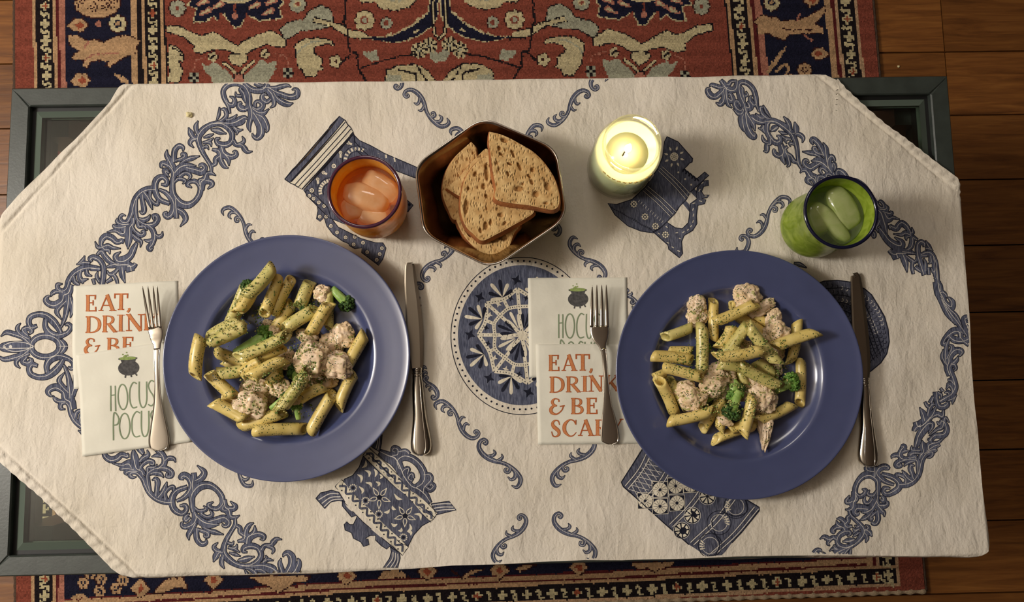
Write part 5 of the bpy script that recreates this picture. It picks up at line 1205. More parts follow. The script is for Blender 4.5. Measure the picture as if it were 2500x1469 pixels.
bread([(565,285),(610,340),(625,420),(690,560),(640,820),(430,1000),(350,900),(300,740),(330,570),(420,420)], zb(.040, -.012, -.016), 'crusty bread slice at the upper left of the bowl, mostly under two others', seed=2)
bread([(430,830),(520,760),(800,800),(1010,1020),(960,1130),(905,1270),(850,1345),(780,1345),(640,1290),(540,1200),(470,1100),(420,970)], zb(.041, .0, -.006), 'lowest bread slice, its rounded corner at the bottom of the bowl', seed=3, holes=((790,1170,120,70,.4),(850,1150,100,60,2.2),(540,1120,90,30,2.1)))
bread([(335,710),(450,610),(560,480),(640,400),(720,360),(760,600),(700,880),(470,790)], zb(.052, .0, -.018), 'bread slice with a pointed left corner, wedged under the middle slice', seed=4, holes=((610,560,60,25,1),))
bread([(750,390),(640,450),(545,560),(490,680),(468,830),(475,950),(515,1060),(590,1140),(670,1193),(800,1135),(940,1060),(1132,945),(1108,885),(1000,830),(820,600)], zb(.060, .006, -.020), 'middle bread slice with large holes, its lower edge crossing the bowl', seed=5,
      holes=((710,590,36,120,.05),(605,590,26,50,-.5),(682,700,34,50,0),(520,880,44,130,-.1),(705,520,20,50,-.3),(840,955,45,40,0),(650,1090,24,50,.2),(705,785,30,34,0),(700,1050,40,70,-.1),(760,660,30,40,0),(540,715,22,36,-.3),(745,1020,20,60,-.1),(875,1030,26,40,-.6)))
bread([(735,192),(850,222),(990,290),(1150,390),(1270,520),(1345,660),(1378,830),(1318,908),(1100,870),(805,820),(792,700),(765,560),(745,400),(728,290)], zb(.074, .006, -.030), 'topmost bread slice with brown crust along its lower edge, at the right of the bowl', seed=6,
      holes=((1005,705,80,44,0),(825,355,28,36,.2),(950,405,24,70,.4),(1010,515,26,72,.5),(1130,545,36,34,.6),(800,485,40,24,0),(920,490,44,20,-.4),(1165,755,50,50,0),(1125,650,30,44,.3),(870,290,60,36,-.4),(905,575,24,44,.3),(1270,690,50,70,.3),(820,530,20,26,0),(840,405,40,24,-.5),(1040,665,24,24,0),(1260,835,40,24,0),(1100,600,40,20,-.8)))

# ------------------------------------------------------------------ tumblers, ice, candle
def LW(nt):   # reflectance that grows at grazing angles, the same from both faces
    l = N(nt, 'ShaderNodeLayerWeight'); pw = N(nt, 'ShaderNodeMath', operation='POWER'); pw.inputs[1].default_value = 4.0; nt.links.new(l.outputs['Facing'], pw.inputs[0])
    l.inputs['Blend'].default_value = .5; ad = N(nt, 'ShaderNodeMath', operation='MULTIPLY_ADD'); ad.inputs[1].default_value = .55; ad.inputs[2].default_value = .045; nt.links.new(pw.outputs[0], ad.inputs[0]); return ad
def glassy(name, col, rough=.12, tr_amt=.45, bubble=.0006, dark=None, tl=.55):
    m, nt, b = nodes_of(name); out = nt.nodes['Material Output']; c = lin(col); nt.nodes.remove(b)
    co = N(nt, 'ShaderNodeNewGeometry').outputs['Position']; nz = N(nt, 'ShaderNodeTexNoise', i_Scale=60.0, i_Detail=3.0, i_Distortion=1.2); nt.links.new(co, nz.inputs['Vector'])
    r = ramp(nt, [(.35, lin(dark or tuple(v*.85 for v in col))), (.65, c)]); nt.links.new(nz.outputs['Fac'], r.inputs[0])
    t = N(nt, 'ShaderNodeBsdfTransparent'); d = N(nt, 'ShaderNodeBsdfDiffuse'); l = N(nt, 'ShaderNodeBsdfTranslucent'); g = N(nt, 'ShaderNodeBsdfGlossy'); g.inputs['Roughness'].default_value = rough
    for x in (t, d, l): nt.links.new(r.outputs[0], x.inputs[0])
    vb = N(nt, 'ShaderNodeTexVoronoi', i_Scale=110.0); nt.links.new(co, vb.inputs['Vector'])
    bp = N(nt, 'ShaderNodeBump', i_Strength=.6, i_Distance=bubble); nt.links.new(vb.outputs['Distance'], bp.inputs['Height'])
    for x in (d, g): nt.links.new(bp.outputs[0], x.inputs['Normal'])
    a = N(nt, 'ShaderNodeMixShader'); a.inputs[0].default_value = tl; nt.links.new(d.outputs[0], a.inputs[1]); nt.links.new(l.outputs[0], a.inputs[2])
    b2 = N(nt, 'ShaderNodeMixShader'); b2.inputs[0].default_value = tr_amt; nt.links.new(a.outputs[0], b2.inputs[1]); nt.links.new(t.outputs[0], b2.inputs[2])
    f = LW(nt); c_ = N(nt, 'ShaderNodeMixShader'); nt.links.new(f.outputs[0], c_.inputs[0]); nt.links.new(b2.outputs[0], c_.inputs[1]); nt.links.new(g.outputs[0], c_.inputs[2])
    nt.links.new(c_.outputs[0], out.inputs[0]); return m
M_og = glassy('orange_bubble_glass', (255, 208, 104), tr_amt=.12, dark=(252, 186, 66), tl=.4); M_gg = glassy('lime_bubble_glass', (192, 212, 84), tr_amt=.12, dark=(150, 176, 46), tl=.4)
M_orim = mat('dark_purple_rim', (70, 30, 52), .12, coat=.5); M_grim = mat('navy_rim', (14, 16, 44), .12, coat=.5)
M_ice = glassy('melting_ice', (250, 246, 238), .08, .12, .0003, (236, 232, 222), .45); M_wat = glassy('glass_lit_green_water', (236, 244, 200), .02, .80, .0001, (226, 238, 186), .5); M_wat2 = glassy('glass_lit_amber_water', (255, 228, 186), .02, .84, .0001, (252, 220, 174), .5)  # each water's tint paints in the coloured light of its tumbler
M_ice2 = glassy('glass_lit_amber_ice', (252, 214, 164), .08, .25, .0003, (246, 196, 138), .35); M_ice3 = glassy('glass_lit_green_ice', (210, 218, 150), .08, .25, .0003, (190, 204, 124), .35)  # light through the coloured glass is put into the ice colours
def tumbler(cx, cy, h, prof, mg, mr, label, liq, ice, wall=.0028):
    x, y = U(cx, cy, CB + h); R = abs(U(cx + 90, cy, CB + h)[0] - x); c = (x, y, CB + .001)
    t = thing('tumbler', label, 'glass', c, None)
    p = crom(np.array(prof, float), 6); outer = [(a*R, b*h) for a, b in p]; inner = [(max(a*R - wall, 0.0001), max(b*h, .007)) for a, b in p[::-1]]
    V, Fc = lathe([(0.0001, 0)] + outer + inner + [(0.0001, .007)], c, 96); mesh('glass_body', V, Fc, mg, t)
    a = np.linspace(0, 2*np.pi, 97); C = np.c_[x + (R - wall/2)*np.cos(a), y + (R - wall/2)*np.sin(a), np.full(97, c[2] + h)]
    V, Fc = loft(C, .0021, .0018, n=10, cap=False); mesh('coloured_rim', V, Fc, mr, t)
    rr = np.interp(liq, [q[1] for q in p], [q[0] for q in p]) * R - wall - .0003
    wt = thing('iced_water', 'clear water around the ice in the ' + ('orange' if mg is M_og else 'green') + ' tumbler', 'drink', (x, y, c[2] + .0075))
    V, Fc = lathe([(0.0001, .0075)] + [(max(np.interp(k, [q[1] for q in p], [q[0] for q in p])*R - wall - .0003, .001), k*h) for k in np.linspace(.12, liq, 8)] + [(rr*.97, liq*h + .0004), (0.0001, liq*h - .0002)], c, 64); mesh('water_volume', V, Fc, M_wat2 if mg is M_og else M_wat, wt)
    for (dx, dy, dz, sx, sy, sz, rot, tag_) in ice:
        ic = (x + dx*R, y + dy*R, c[2] + (dz + .08)*h)
        import bmesh
        bm = bmesh.new(); bmesh.ops.create_icosphere(bm, subdivisions=4, radius=1)
        cr_, sr_ = math.cos(rot), math.sin(rot)
        for v in bm.verts:
            n_ = v.co.copy(); e = 1 + .09*noise.noise(n_*1.6 + Vector((dx*9, dy*9, 0)))
            q = Vector((math.copysign(abs(n_.x)**.72, n_.x)*sx, math.copysign(abs(n_.y)**.72, n_.y)*sy, math.copysign(abs(n_.z)**.8, n_.z)*sz))*e*R*1.5
            if q.z > 0: q.z *= .8
            v.co = Vector((q.x*cr_ - q.y*sr_, q.x*sr_ + q.y*cr_, q.z))
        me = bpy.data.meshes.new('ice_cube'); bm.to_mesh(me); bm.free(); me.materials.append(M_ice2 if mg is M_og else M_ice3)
        for f in me.polygons: f.use_smooth = True
        o = bpy.data.objects.new('ice_cube', me); COL.objects.link(o); o.location = ic
        tag(o, tag_, 'ice cube', 'ice cubes in the ' + ('orange' if mg is M_og else 'green') + ' tumbler')
    return c, R
tumbler(890.5, 468.5, .096, [(.60,0),(.74,.02),(.86,.10),(.945,.22),(.985,.36),(.99,.5),(.965,.65),(.955,.8),(.975,.92),(1.0,1.0)], M_og, M_orim,
        'orange bubbled glass tumbler with a purple rim, above the left blue plate', .74,
        [(.34,.30,.60,.40,.24,.24,-.65,'long ice cube along the upper right wall of the orange tumbler'),(-.05,-.02,.64,.46,.24,.22,-.35,'large ice cube across the middle of the orange tumbler'),(-.45,-.33,.60,.22,.24,.2,.2,'small round ice cube at the lower left of the orange tumbler'),(.12,-.55,.58,.34,.2,.2,.1,'ice cube against the lower wall of the orange tumbler'),(-.2,.42,.55,.3,.2,.2,.3,'ice cube under the top edge of the orange tumbler')])
tumbler(2052, 517.5, .093, [(.62,0),(.80,.02),(.90,.08),(.945,.18),(.93,.35),(.90,.55),(.92,.75),(.96,.9),(1.0,1.0)], M_gg, M_grim,
        'lime green bubbled glass tumbler with a navy rim, above the right blue plate', .78,
        [(.30,.22,.66,.24,.42,.22,.45,'curved ice cube at the upper right inside the green tumbler'),(-.05,-.18,.66,.15,.46,.2,.65,'long narrow ice cube across the middle of the green tumbler'),(-.45,-.05,.63,.2,.34,.2,.3,'ice cube beside the left wall of the green tumbler')])

# candle jar: glass with thread, pale green wax, wick, flame
m, nt, b = nodes_of('jar_glass'); out = nt.nodes['Material Output']; nt.nodes.remove(b)
t_ = N(nt, 'ShaderNodeBsdfTransparent'); t_.inputs[0].default_value = (.95, .96, .92, 1); g_ = N(nt, 'ShaderNodeBsdfGlossy'); g_.inputs['Roughness'].default_value = .04
d_ = N(nt, 'ShaderNodeBsdfTranslucent'); d_.inputs[0].default_value = (.9, .88, .72, 1); m0 = N(nt, 'ShaderNodeMixShader'); m0.inputs[0].default_value = .06; nt.links.new(t_.outputs[0], m0.inputs[1]); nt.links.new(d_.outputs[0], m0.inputs[2])
f_ = LW(nt); m1 = N(nt, 'ShaderNodeMixShader'); nt.links.new(f_.outputs[0], m1.inputs[0]); nt.links.new(m0.outputs[0], m1.inputs[1]); nt.links.new(g_.outputs[0], m1.inputs[2]); nt.links.new(m1.outputs[0], out.inputs[0]); M_jar = m
m, nt, b = nodes_of('pale_green_wax'); setb(b, lin((206, 214, 176)), .45, sss=.6); b.inputs['Subsurface Radius'].default_value = (3.0, 2.4, 1.2); b.inputs['Subsurface Scale'].default_value = .012; M_wax = m
m, nt, b = nodes_of('melted_wax'); setb(b, lin((236, 226, 150)), .06, sss=.5, coat=1.0); b.inputs['Subsurface Radius'].default_value = (3.0, 2.4, 1.0); b.inputs['Subsurface Scale'].default_value = .012; M_melt = m
m, nt, b = nodes_of('candle_flame'); nt.nodes.remove(b); e_ = N(nt, 'ShaderNodeEmission'); e_.inputs[0].default_value = (1, .80, .42, 1); e_.inputs[1].default_value = 22; nt.links.new(e_.outputs[0], nt.nodes['Material Output'].inputs[0]); M_flame = m
M_wick = mat('charred_wick', (30, 22, 16), .9); M_emb = mat('embossed_lettering_glass', (176, 150, 84), .3)
jx, jy = U(1545, 347, CB + .110); JR = abs(U(1545 + 70, 347, CB + .11)[0] - jx); jc = (jx, jy, CB + .001)
jar = thing('candle_jar', 'lit candle in a threaded glass jar with pale green wax, right of the bread bowl', 'candle', jc)
r1 = JR * 1.235
op = [(.0001,0),(r1*.86,0),(r1*.95,.002),(r1,.006),(r1,.040),(r1,.072),(r1*.985,.079),(r1*.93,.086),(r1*.85,.0905),(JR*1.0,.0925)]
th_ = []
for k in range(3): z_ = .0945 + k*.0042; th_ += [(JR*.985, z_), (JR*1.03, z_+.0012), (JR*1.03, z_+.0022), (JR*.985, z_+.0034)]
op += th_ + [(JR*.99,.1078),(JR*1.0,.1092),(JR*.985,.1102),(JR*.955,.1100),(JR*.93,.1090),(JR*.925,.095),(JR*.93,.091),(r1*.82,.086),(r1*.93,.078),(r1*.955,.070),(r1*.955,.008),(r1*.9,.005),(.0001,.005)]
V, Fc = lathe(op, jc, 96); mesh('jar_body', V, Fc, M_jar, jar)
WZ = .072
V, Fc = lathe([(.0001,.0055),(r1*.88,.0055),(r1*.945,.009),(r1*.945,WZ+.004),(r1*.90,WZ+.002),(r1*.80,WZ-.001),(r1*.66,WZ-.004),(r1*.60,WZ-.005),(.0001,WZ-.0052)], jc, 72); mesh('wax', V, Fc, M_wax, jar)
V, Fc = lathe([(.0001,WZ-.005),(r1*.60,WZ-.005),(r1*.63,WZ-.0045),(r1*.63,WZ-.0041),(.0001,WZ-.0041)], jc, 60); mesh('melt_pool', V, Fc, M_melt, jar)
fx, fy = jx - .001, jy + .001; fz = jc[2] + WZ - .004
V, Fc = loft([(fx - .004, fy - .004, fz - .0005), (fx - .003, fy - .002, fz + .004), (fx - .001, fy, fz + .0085)], (.0010, .0009, .0007), (.0010, .0009, .0007), up=(1, 0, 0), n=8); wk = mesh('wick', V, Fc, M_wick, jar)
V, Fc = lathe([(.0001,.005),(.0022,.007),(.0036,.011),(.0040,.015),(.0033,.020),(.0018,.026),(.0001,.032)], (fx, fy, fz), 24); mesh('flame', V, Fc, M_flame, jar)
for k in range(10):      # embossed marks round the shoulder, front side
    t = -2.45 + k * .17; rr = r1*.985; V, Fc = loft([(jx + rr*math.cos(t+q)*1.0, jy + rr*math.sin(t+q)*1.0, jc[2] + .0795 + ((k*7+i) % 3)*.0012) for i, q in enumerate((0, .03, .06, .09))], .0007, .0007, n=6); mesh('embossed_mark', V, Fc, M_emb, jar)
lamp('candle_light', 'POINT', (fx, fy, fz + .018), 0.20, (1.0, .76, .40), .006)
# ------------------------------------------------------------------ penne, chicken, broccoli on the two plates
def speck_mat(name, c0, c1, fleck=(46, 70, 26), amt=.33, rough=.38, sc1=70, green=None, coat=.25):
    m, nt, b = nodes_of(name); setb(b, lin(c0), rough, coat=coat, coat_rough=.2, sss=.15)
    b.inputs['Subsurface Radius'].default_value = (1.2, .8, .3); b.inputs['Subsurface Scale'].default_value = .003
    co = N(nt, 'ShaderNodeNewGeometry').outputs['Position']
    n1_ = N(nt, 'ShaderNodeTexNoise', i_Scale=float(sc1), i_Detail=4.0); nt.links.new(co, n1_.inputs['Vector']); r = ramp(nt, [(.38, lin(c1)), (.62, lin(c0))]); nt.links.new(n1_.outputs['Fac'], r.inputs[0]); out = r.outputs[0]
    if green:
        n2_ = N(nt, 'ShaderNodeTexNoise', i_Scale=150.0, i_Detail=5.0, i_Roughness=.7); nt.links.new(co, n2_.inputs['Vector']); r2 = ramp(nt, [(green[1], (0,0,0)), (green[1]+.06, (1,1,1))]); nt.links.new(n2_.outputs['Fac'], r2.inputs[0])
        mx = N(nt, 'ShaderNodeMix', data_type='RGBA'); nt.links.new(r2.outputs[0], mx.inputs[0]); nt.links.new(out, mx.inputs[6]); mx.inputs[7].default_value = (*lin(green[0]), 1); out = mx.outputs[2]
    v = N(nt, 'ShaderNodeTexVoronoi', i_Scale=420.0); nt.links.new(co, v.inputs['Vector']); r3 = ramp(nt, [(amt - .06, (1,1,1)), (amt, (0,0,0))]); nt.links.new(v.outputs['Distance'], r3.inputs[0])
    n3 = N(nt, 'ShaderNodeTexNoise', i_Scale=95.0, i_Detail=2.0); nt.links.new(co, n3.inputs['Vector']); r4 = ramp(nt, [(.46, (0,0,0)), (.54, (1,1,1))]); nt.links.new(n3.outputs['Fac'], r4.inputs[0])
    mu = N(nt, 'ShaderNodeMath', operation='MULTIPLY'); nt.links.new(r3.outputs[0], mu.inputs[0]); nt.links.new(r4.outputs[0], mu.inputs[1])
    mx = N(nt, 'ShaderNodeMix', data_type='RGBA'); nt.links.new(mu.outputs[0], mx.inputs[0]); nt.links.new(out, mx.inputs[6]); mx.inputs[7].default_value = (*lin(fleck), 1)
    nt.links.new(mx.outputs[2], b.inputs['Base Color'])
    bp = N(nt, 'ShaderNodeBump', i_Strength=.6, i_Distance=.0008); nt.links.new(n1_.outputs['Fac'], bp.inputs['Height']); nt.links.new(bp.outputs[0], b.inputs['Normal'])
    return m
M_penne = [speck_mat('pesto_penne', (232, 208, 130), (216, 190, 108)), speck_mat('greener_pesto_penne', (216, 200, 128), (196, 186, 108), green=((150, 160, 78), .60))]
M_chick = speck_mat('cooked_chicken', (240, 214, 184), (228, 198, 156), rough=.5, green=((172, 168, 100), .56))
M_stalk = mat('pale_broccoli_stalk', (164, 192, 104), .4, .2, 120, .0006, 300, vary=(128, 166, 74)); M_flor = mat('dark_broccoli_crown', (70, 104, 36), .6, .35, 260, .0012, 500, vary=(34, 62, 18))
M_flor2 = mat('light_broccoli_crown', (112, 152, 60), .55, .35, 260, .0012, 500, vary=(66, 108, 30))
import bmesh
def penne_mesh(name, seed, cut, mt):
    """ridged hollow tube of unit length 1 along x, radius 1; ends cut at a slant, stretched per piece"""
    rs = random.Random(seed); n = 40; L = 9; V = []; bend = rs.uniform(-.12, .12); ca = rs.uniform(0, 6.28)
    Rm, Rl = 1.0, 8.3
    def pt(t, k, r):
        a = 2*math.pi*k/n; rr = r*(1 + (.045 if (r > .8 and k % 2) else 0)) * (1 + .06*math.sin(a*2 + ca))
        y, z = rr*math.cos(a), rr*math.sin(a)*.94
        off = cut*(y*math.cos(ca) + z*math.sin(ca))*(1 if t < .5 else (1 if rs_par else -1))
        x = (t - .5)*Rl + off*((1-2*t)**2)
        return (x, y + bend*(1 - (2*t-1)**2)*3, z)
    rs_par = seed % 3 != 0
    for r, ts in ((1.0, np.linspace(0, 1, L)), (.74, np.linspace(1, 0, L))):
        for t in ts:
            for k in range(n): V.append(pt(t, k, r))
    m = 2*L; Fc = [[i*n+k, ((i+1) % m)*n+k, ((i+1) % m)*n+(k+1) % n, i*n+(k+1) % n] for i in range(m) for k in range(n)]
    me = bpy.data.meshes.new(name); me.from_pydata(V, [], Fc); me.materials.append(mt)
    for f in me.polygons: f.use_smooth = True
    me.update(); return me
PMESH = [penne_mesh('penne', k, .95, M_penne[0 if k % 3 else 1]) for k in range(6)]
class Heap:
    def __init__(s, c, base, prof):
        s.c = c; s.N = 200; s.res = .30/s.N; s.base = base
        i = (np.arange(s.N) + .5)*s.res - .15; X, Y = np.meshgrid(i, i, indexing='ij'); R = np.hypot(X, Y)
        s.H = base + np.interp(R, prof[0], prof[1])
    def ij(s, x, y): return np.clip(((np.asarray(x) - s.c[0] + .15)/s.res).astype(int), 0, s.N-1), np.clip(((np.asarray(y) - s.c[1] + .15)/s.res).astype(int), 0, s.N-1)
    def rod(s, x0, y0, x1, y1, r):
        t = np.linspace(0, 1, 15); h = []
        dx, dy = x1-x0, y1-y0; L = math.hypot(dx, dy); nx_, ny_ = -dy/L, dx/L
        for k in t:
            best = -1
            for q, e in ((-.62, .78), (0, 1), (.62, .78)):
                I, J = s.ij(x0+dx*k+nx_*q*r, y0+dy*k+ny_*q*r); best = max(best, s.H[I, J] + r*e)
            h.append(best)
        h = np.array(h); best = None
        for z0_ in np.linspace(h.min(), h.max() + .004, 26):
            if z0_ < h[0] - 1e-6: continue
            z1_ = max(h[-1], ((h[1:] - z0_*(1-t[1:]))/t[1:]).max())
            cst = z0_ + z1_ + 1.2*abs(z1_-z0_)
            if best is None or cst < best[0]: best = (cst, z0_, z1_)
        z0_, z1_ = best[1] - .0012, best[2] - .0012
        for k in np.linspace(0, 1, 40):
            for q in np.linspace(-1, 1, 9):
                I, J = s.ij(x0+dx*k+nx_*q*r, y0+dy*k+ny_*q*r); s.H[I, J] = max(s.H[I, J], z0_+(z1_-z0_)*k + r*math.sqrt(max(0, 1-q*q)))
        return z0_, z1_
    def blob(s, x, y, rx, ry, hz):
        i = (np.arange(s.N) + .5)*s.res - .15 ; X, Y = np.meshgrid(i + s.c[0], i + s.c[1], indexing='ij'); d = ((X-x)/rx)**2 + ((Y-y)/ry)**2; m_ = d < .8
        zb_ = np.percentile(s.H[m_], 65) if m_.any() else s.base
        top = zb_ - .0015 + 2*hz*np.sqrt(np.clip(1-d, 0, 1))*.5 + hz*.9*(d < 1)
        s.H = np.where(d < 1, np.maximum(s.H, zb_ + hz*(1+np.sqrt(np.clip(1-d, 0, 1))) - .0015), s.H); return zb_ + hz - .0015
USED = {}
def clock(x, y, c):
    a = (math.degrees(math.atan2(x-c[0], y-c[1]))) % 360; h = int(((a + 7.5) % 360)//15); hr = h//2 or 12
    nm = ['twelve','one','two','three','four','five','six','seven','eight','nine','ten','eleven'][hr % 12]
    return ('half past ' + nm) if h % 2 else (nm + " o'clock")
def uniq(fmt, words):
    for w_ in words:
        l = fmt.format(w=w_)
        if l not in USED: USED[l] = 1; return l
    k = words[-1] + ' again'; return fmt.format(w=k)
def food_z(heap, x, y): I, J = heap.ij(x, y); return heap.H[I, J]
def ent(hp, side, o, s, rows, cen_px, chick_side):
    cxy = U(cen_px[0], cen_px[1], CB + .03)
    for r in rows:
        kind = r[0]
        if kind == 'p':
            _, x0, y0, x1, y1 = r[:5]; wd = r[5] if len(r) > 5 else 96
            za = CB + .026; 
            for it in range(2):
                A = U(o[0]+x0/s, o[1]+y0/s, za); B = U(o[0]+x1/s, o[1]+y1/s, za); rad = wd/s/2/1960
                if it == 0:
                    I, J = hp.ij([A[0], (A[0]+B[0])/2, B[0]], [A[1], (A[1]+B[1])/2, B[1]]); za = hp.H[I, J].mean() + rad
            z0_, z1_ = hp.rod(A[0], A[1], B[0], B[1], rad)
            P0 = Vector((A[0], A[1], z0_)); P1 = Vector((B[0], B[1], z1_)); L = (P1-P0).length; mid = (P0+P1)/2
            i = random.Random(int(x0*7+y0*13)).randrange(6); me = PMESH[i]; ob = bpy.data.objects.new('penne', me); COL.objects.link(ob)
            q = (P1-P0).to_track_quat('X', 'Z'); rl = random.Random(int(x1*3+y1*5)).uniform(0, 6.28)
            ob.matrix_world = Matrix.Translation(mid) @ q.to_matrix().to_4x4() @ Matrix.Rotation(rl, 4, 'X') @ Matrix.Diagonal((L/9.2, rad, rad, 1))
            dx, dy = B[0]-A[0], B[1]-A[1]; an = math.degrees(math.atan2(dy, dx)) % 180
            ori = 'lying level' if (an < 18 or an > 162) else 'rising rightward' if an < 45 else 'leaning right' if an < 76 else 'standing upright' if an < 104 else 'leaning left' if an < 135 else 'rising leftward'
            rr = math.hypot(mid.x-cxy[0], mid.y-cxy[1]); ring = 'at the edge' if rr > .062 else 'midway out' if rr > .035 else 'near the middle'
            lay = 'on top' if r[-1] == 'T' else ''
            lab = uniq('{w}penne %s, %s on %s plate, toward %s' % (ori, ring, side, clock(mid.x, mid.y, cxy)), ['', 'short ', 'overlapped ', 'lower ', 'hidden '])
            tag(ob, lab.replace('  ', ' '), 'pasta', 'penne on the %s plate' % side)
        elif kind == 'c':
            _, x0, y0, wx_, wy_ = r[:5]; rot = r[5] if len(r) > 5 else 0; x, y = U(o[0]+x0/s, o[1]+y0/s, CB+.032)
            rx, ry = wx_/s/2900, wy_/s/2900; hz = min(rx, ry)*.62; zc = hp.blob(x, y, rx, ry, hz)
            bm = bmesh.new(); bmesh.ops.create_icosphere(bm, subdivisions=5, radius=1); sd = Vector((x0*.1, y0*.1, 0)); cr_, sr_ = math.cos(-rot), math.sin(-rot)
            pt_ = r[6] if len(r) > 6 else 0
            for v in bm.verts:
                n_ = v.co.normalized(); e = 1 + .34*noise.noise(n_*1.5+sd) + .16*noise.noise(n_*4+sd) + .06*noise.noise(n_*11+sd) + .035*abs(noise.noise(Vector((n_.x*5, n_.y*22, n_.z*9))+sd))
                taper = 1 - pt_*.5*(1 - n_.y)*.9 if pt_ else 1
                q = Vector((n_.x*rx*taper, n_.y*ry, n_.z*hz))*e; v.co = Vector((q.x*cr_-q.y*sr_, q.x*sr_+q.y*cr_, q.z))
            me = bpy.data.meshes.new('chicken_chunk'); bm.to_mesh(me); bm.free(); me.materials.append(M_chick)
            for f in me.polygons: f.use_smooth = True
            ob = bpy.data.objects.new('chicken_chunk', me); COL.objects.link(ob); ob.location = (x, y, zc)
            rr = math.hypot(x-cxy[0], y-cxy[1]); ring = 'at the edge' if rr > .062 else 'midway out' if rr > .035 else 'near the middle'
            tag(ob, uniq('{w}pink-beige chicken chunk, %s on %s plate, toward %s' % (ring, side, clock(x, y, cxy)), ['large ' if wx_*wy_ > 7000 else 'small ' if wx_*wy_ < 3200 else '', 'second ', 'third ', 'fourth ']), 'chicken', 'chicken chunks on the %s plate' % side)
        elif kind == 'b':
            _, sx, sy, hx, hy, hr, light = r[:7]; dark = not light
            A = U(o[0]+sx/s, o[1]+sy/s, CB+.034); B = U(o[0]+hx/s, o[1]+hy/s, CB+.036); rh = hr/s/2350; z0_ = food_z(hp, *A) + .004; zc = hp.blob(B[0], B[1], rh, rh, rh*.62)
            zst = max(z0_, zc - .004)
            t = thing('broccoli_floret', uniq('{w}%s broccoli floret with stalk on %s plate toward %s' % ('pale green' if light else 'dark green', side, clock(B[0], B[1], cxy)), ['', 'small ', 'second ', 'third ']), 'broccoli', (B[0], B[1], zc - rh*.6), 'broccoli on the %s plate' % side)
            C = crom([(A[0], A[1], zst), ((A[0]+B[0])/2, (A[1]+B[1])/2, (zst+zc)/2 + .001), (B[0], B[1], zc)], 6); V, Fc = loft(C, np.linspace(rh*.42, rh*.5, len(C)), np.linspace(rh*.36, rh*.45, len(C)), n=16, pw=.8); mesh('stalk', V, Fc, M_stalk, t)
            ud = np.array([B[0]-A[0], B[1]-A[1]]); ud = ud/(np.hypot(*ud)+1e-9)
            for k in (-.6, 0, .6):
                e_ = np.array([ud[0]*math.cos(k)-ud[1]*math.sin(k), ud[0]*math.sin(k)+ud[1]*math.cos(k)]); V, Fc = loft([C[-5], (B[0]+e_[0]*rh*.1, B[1]+e_[1]*rh*.1, zc+rh*.15), (B[0]+e_[0]*rh*.6, B[1]+e_[1]*rh*.6, zc+rh*.1)], (rh*.26, rh*.22, rh*.2), rh*.22, n=10); mesh('branch', V, Fc, M_stalk, t)
            rs = random.Random(int(hx+hy)); bmj = bmesh.new()
            nb = 120
            for k in range(nb):
                ph = rs.uniform(-1.9, 1.9); el_ = rs.uniform(-.35, 1.2); rr = rh*rs.uniform(.72, 1.0)*(.8 if abs(ph) > 1.4 else 1)
                dx_, dy_ = math.cos(ph)*math.cos(el_), math.sin(ph)*math.cos(el_); q = Vector((ud[0]*dx_-ud[1]*dy_, ud[1]*dx_+ud[0]*dy_, math.sin(el_)*.75))*rr
                ret = bmesh.ops.create_icosphere(bmj, subdivisions=2, radius=rh*rs.uniform(.10, .2), matrix=Matrix.Translation(Vector((B[0], B[1], zc)) + q))
                for v in ret['verts']: v.co += v.normal*0 + Vector((noise.noise(v.co*900), noise.noise(v.co*900+Vector((5,0,0))), noise.noise(v.co*900+Vector((0,5,0)))))*rh*.06
            me = bpy.data.meshes.new('crown'); bmj.to_mesh(me); bmj.free(); me.materials.append(M_flor2 if light else M_flor); o0 = ORG[t]
            me.transform(Matrix.Translation(Vector((-o0).tolist())))
            for f in me.polygons: f.use_smooth = True
            ob = bpy.data.objects.new('crown', me); COL.objects.link(ob); ob.parent = t; ORG[ob] = o0
PF = ([0, .060, .080, .089, .095, .0985, .101, .1035, .118, .137, .15], [.0055, .0056, .0058, .0062, .0082, .0115, .0148, .0166, .018, .0214, .024])
rowsL = [('p',235,1180,470,1275),('p',385,1335,730,1215),('p',215,1085,350,1125,80),('p',215,800,330,880,80),('p',290,500,420,200,104),('p',370,430,500,220,96),('p',600,610,780,330,96),('p',650,960,640,760,90),
 ('p',845,370,930,150,100),('p',1075,225,1080,560,86),('p',1225,850,1385,575,96),('p',1150,1200,1285,890,98),('p',935,1380,1120,1060,100),('p',500,1365,890,1360,98),('p',135,895,345,1095,96),('p',185,735,445,845,96),
 ('p',230,905,430,880,96),('p',130,640,430,480,104),('p',200,670,480,535,92),('p',80,950,130,615,104),('p',800,1150,1060,1010,96),('p',150,1130,430,1280,92),('p',600,1010,700,900,84),('p',480,720,520,860,84),
 ('c',540,520,90,80),('c',600,560,80,70),('c',870,590,130,80,.3),('c',900,740,150,150),('c',700,790,120,110),('c',980,960,170,130),('c',860,1000,130,100),('c',550,1040,110,130),('c',660,1020,110,110),('c',500,1200,110,80),('c',760,1110,120,90),
 ('b',820,960,780,900,95,0),('b',900,420,860,370,70,0),('b',600,1190,720,1100,52,0),('b',810,1280,800,1190,55,1),('b',450,240,430,200,60,0),
 ('p',440,840,740,690,92),('p',430,930,600,820,94),('c',440,1040,170,150),('c',430,1170,190,160,.2),('p',480,950,745,790,94),('p',640,420,785,130,94,'T'),('p',575,440,690,130,98,'T'),('p',455,300,665,50,98,'T'),
 ('p',710,560,990,385,100),('p',935,590,1090,330,102,'T'),('b',300,745,520,600,108,1),('p',380,790,800,600,98,'T'),('p',690,1215,920,900,98,'T'),
 ('c',1070,670,140,130),('c',1165,590,130,150),('c',950,790,200,190),('c',1130,840,180,150,.4),('c',1000,240,92,92),('b',1080,200,1185,310,88,0)]
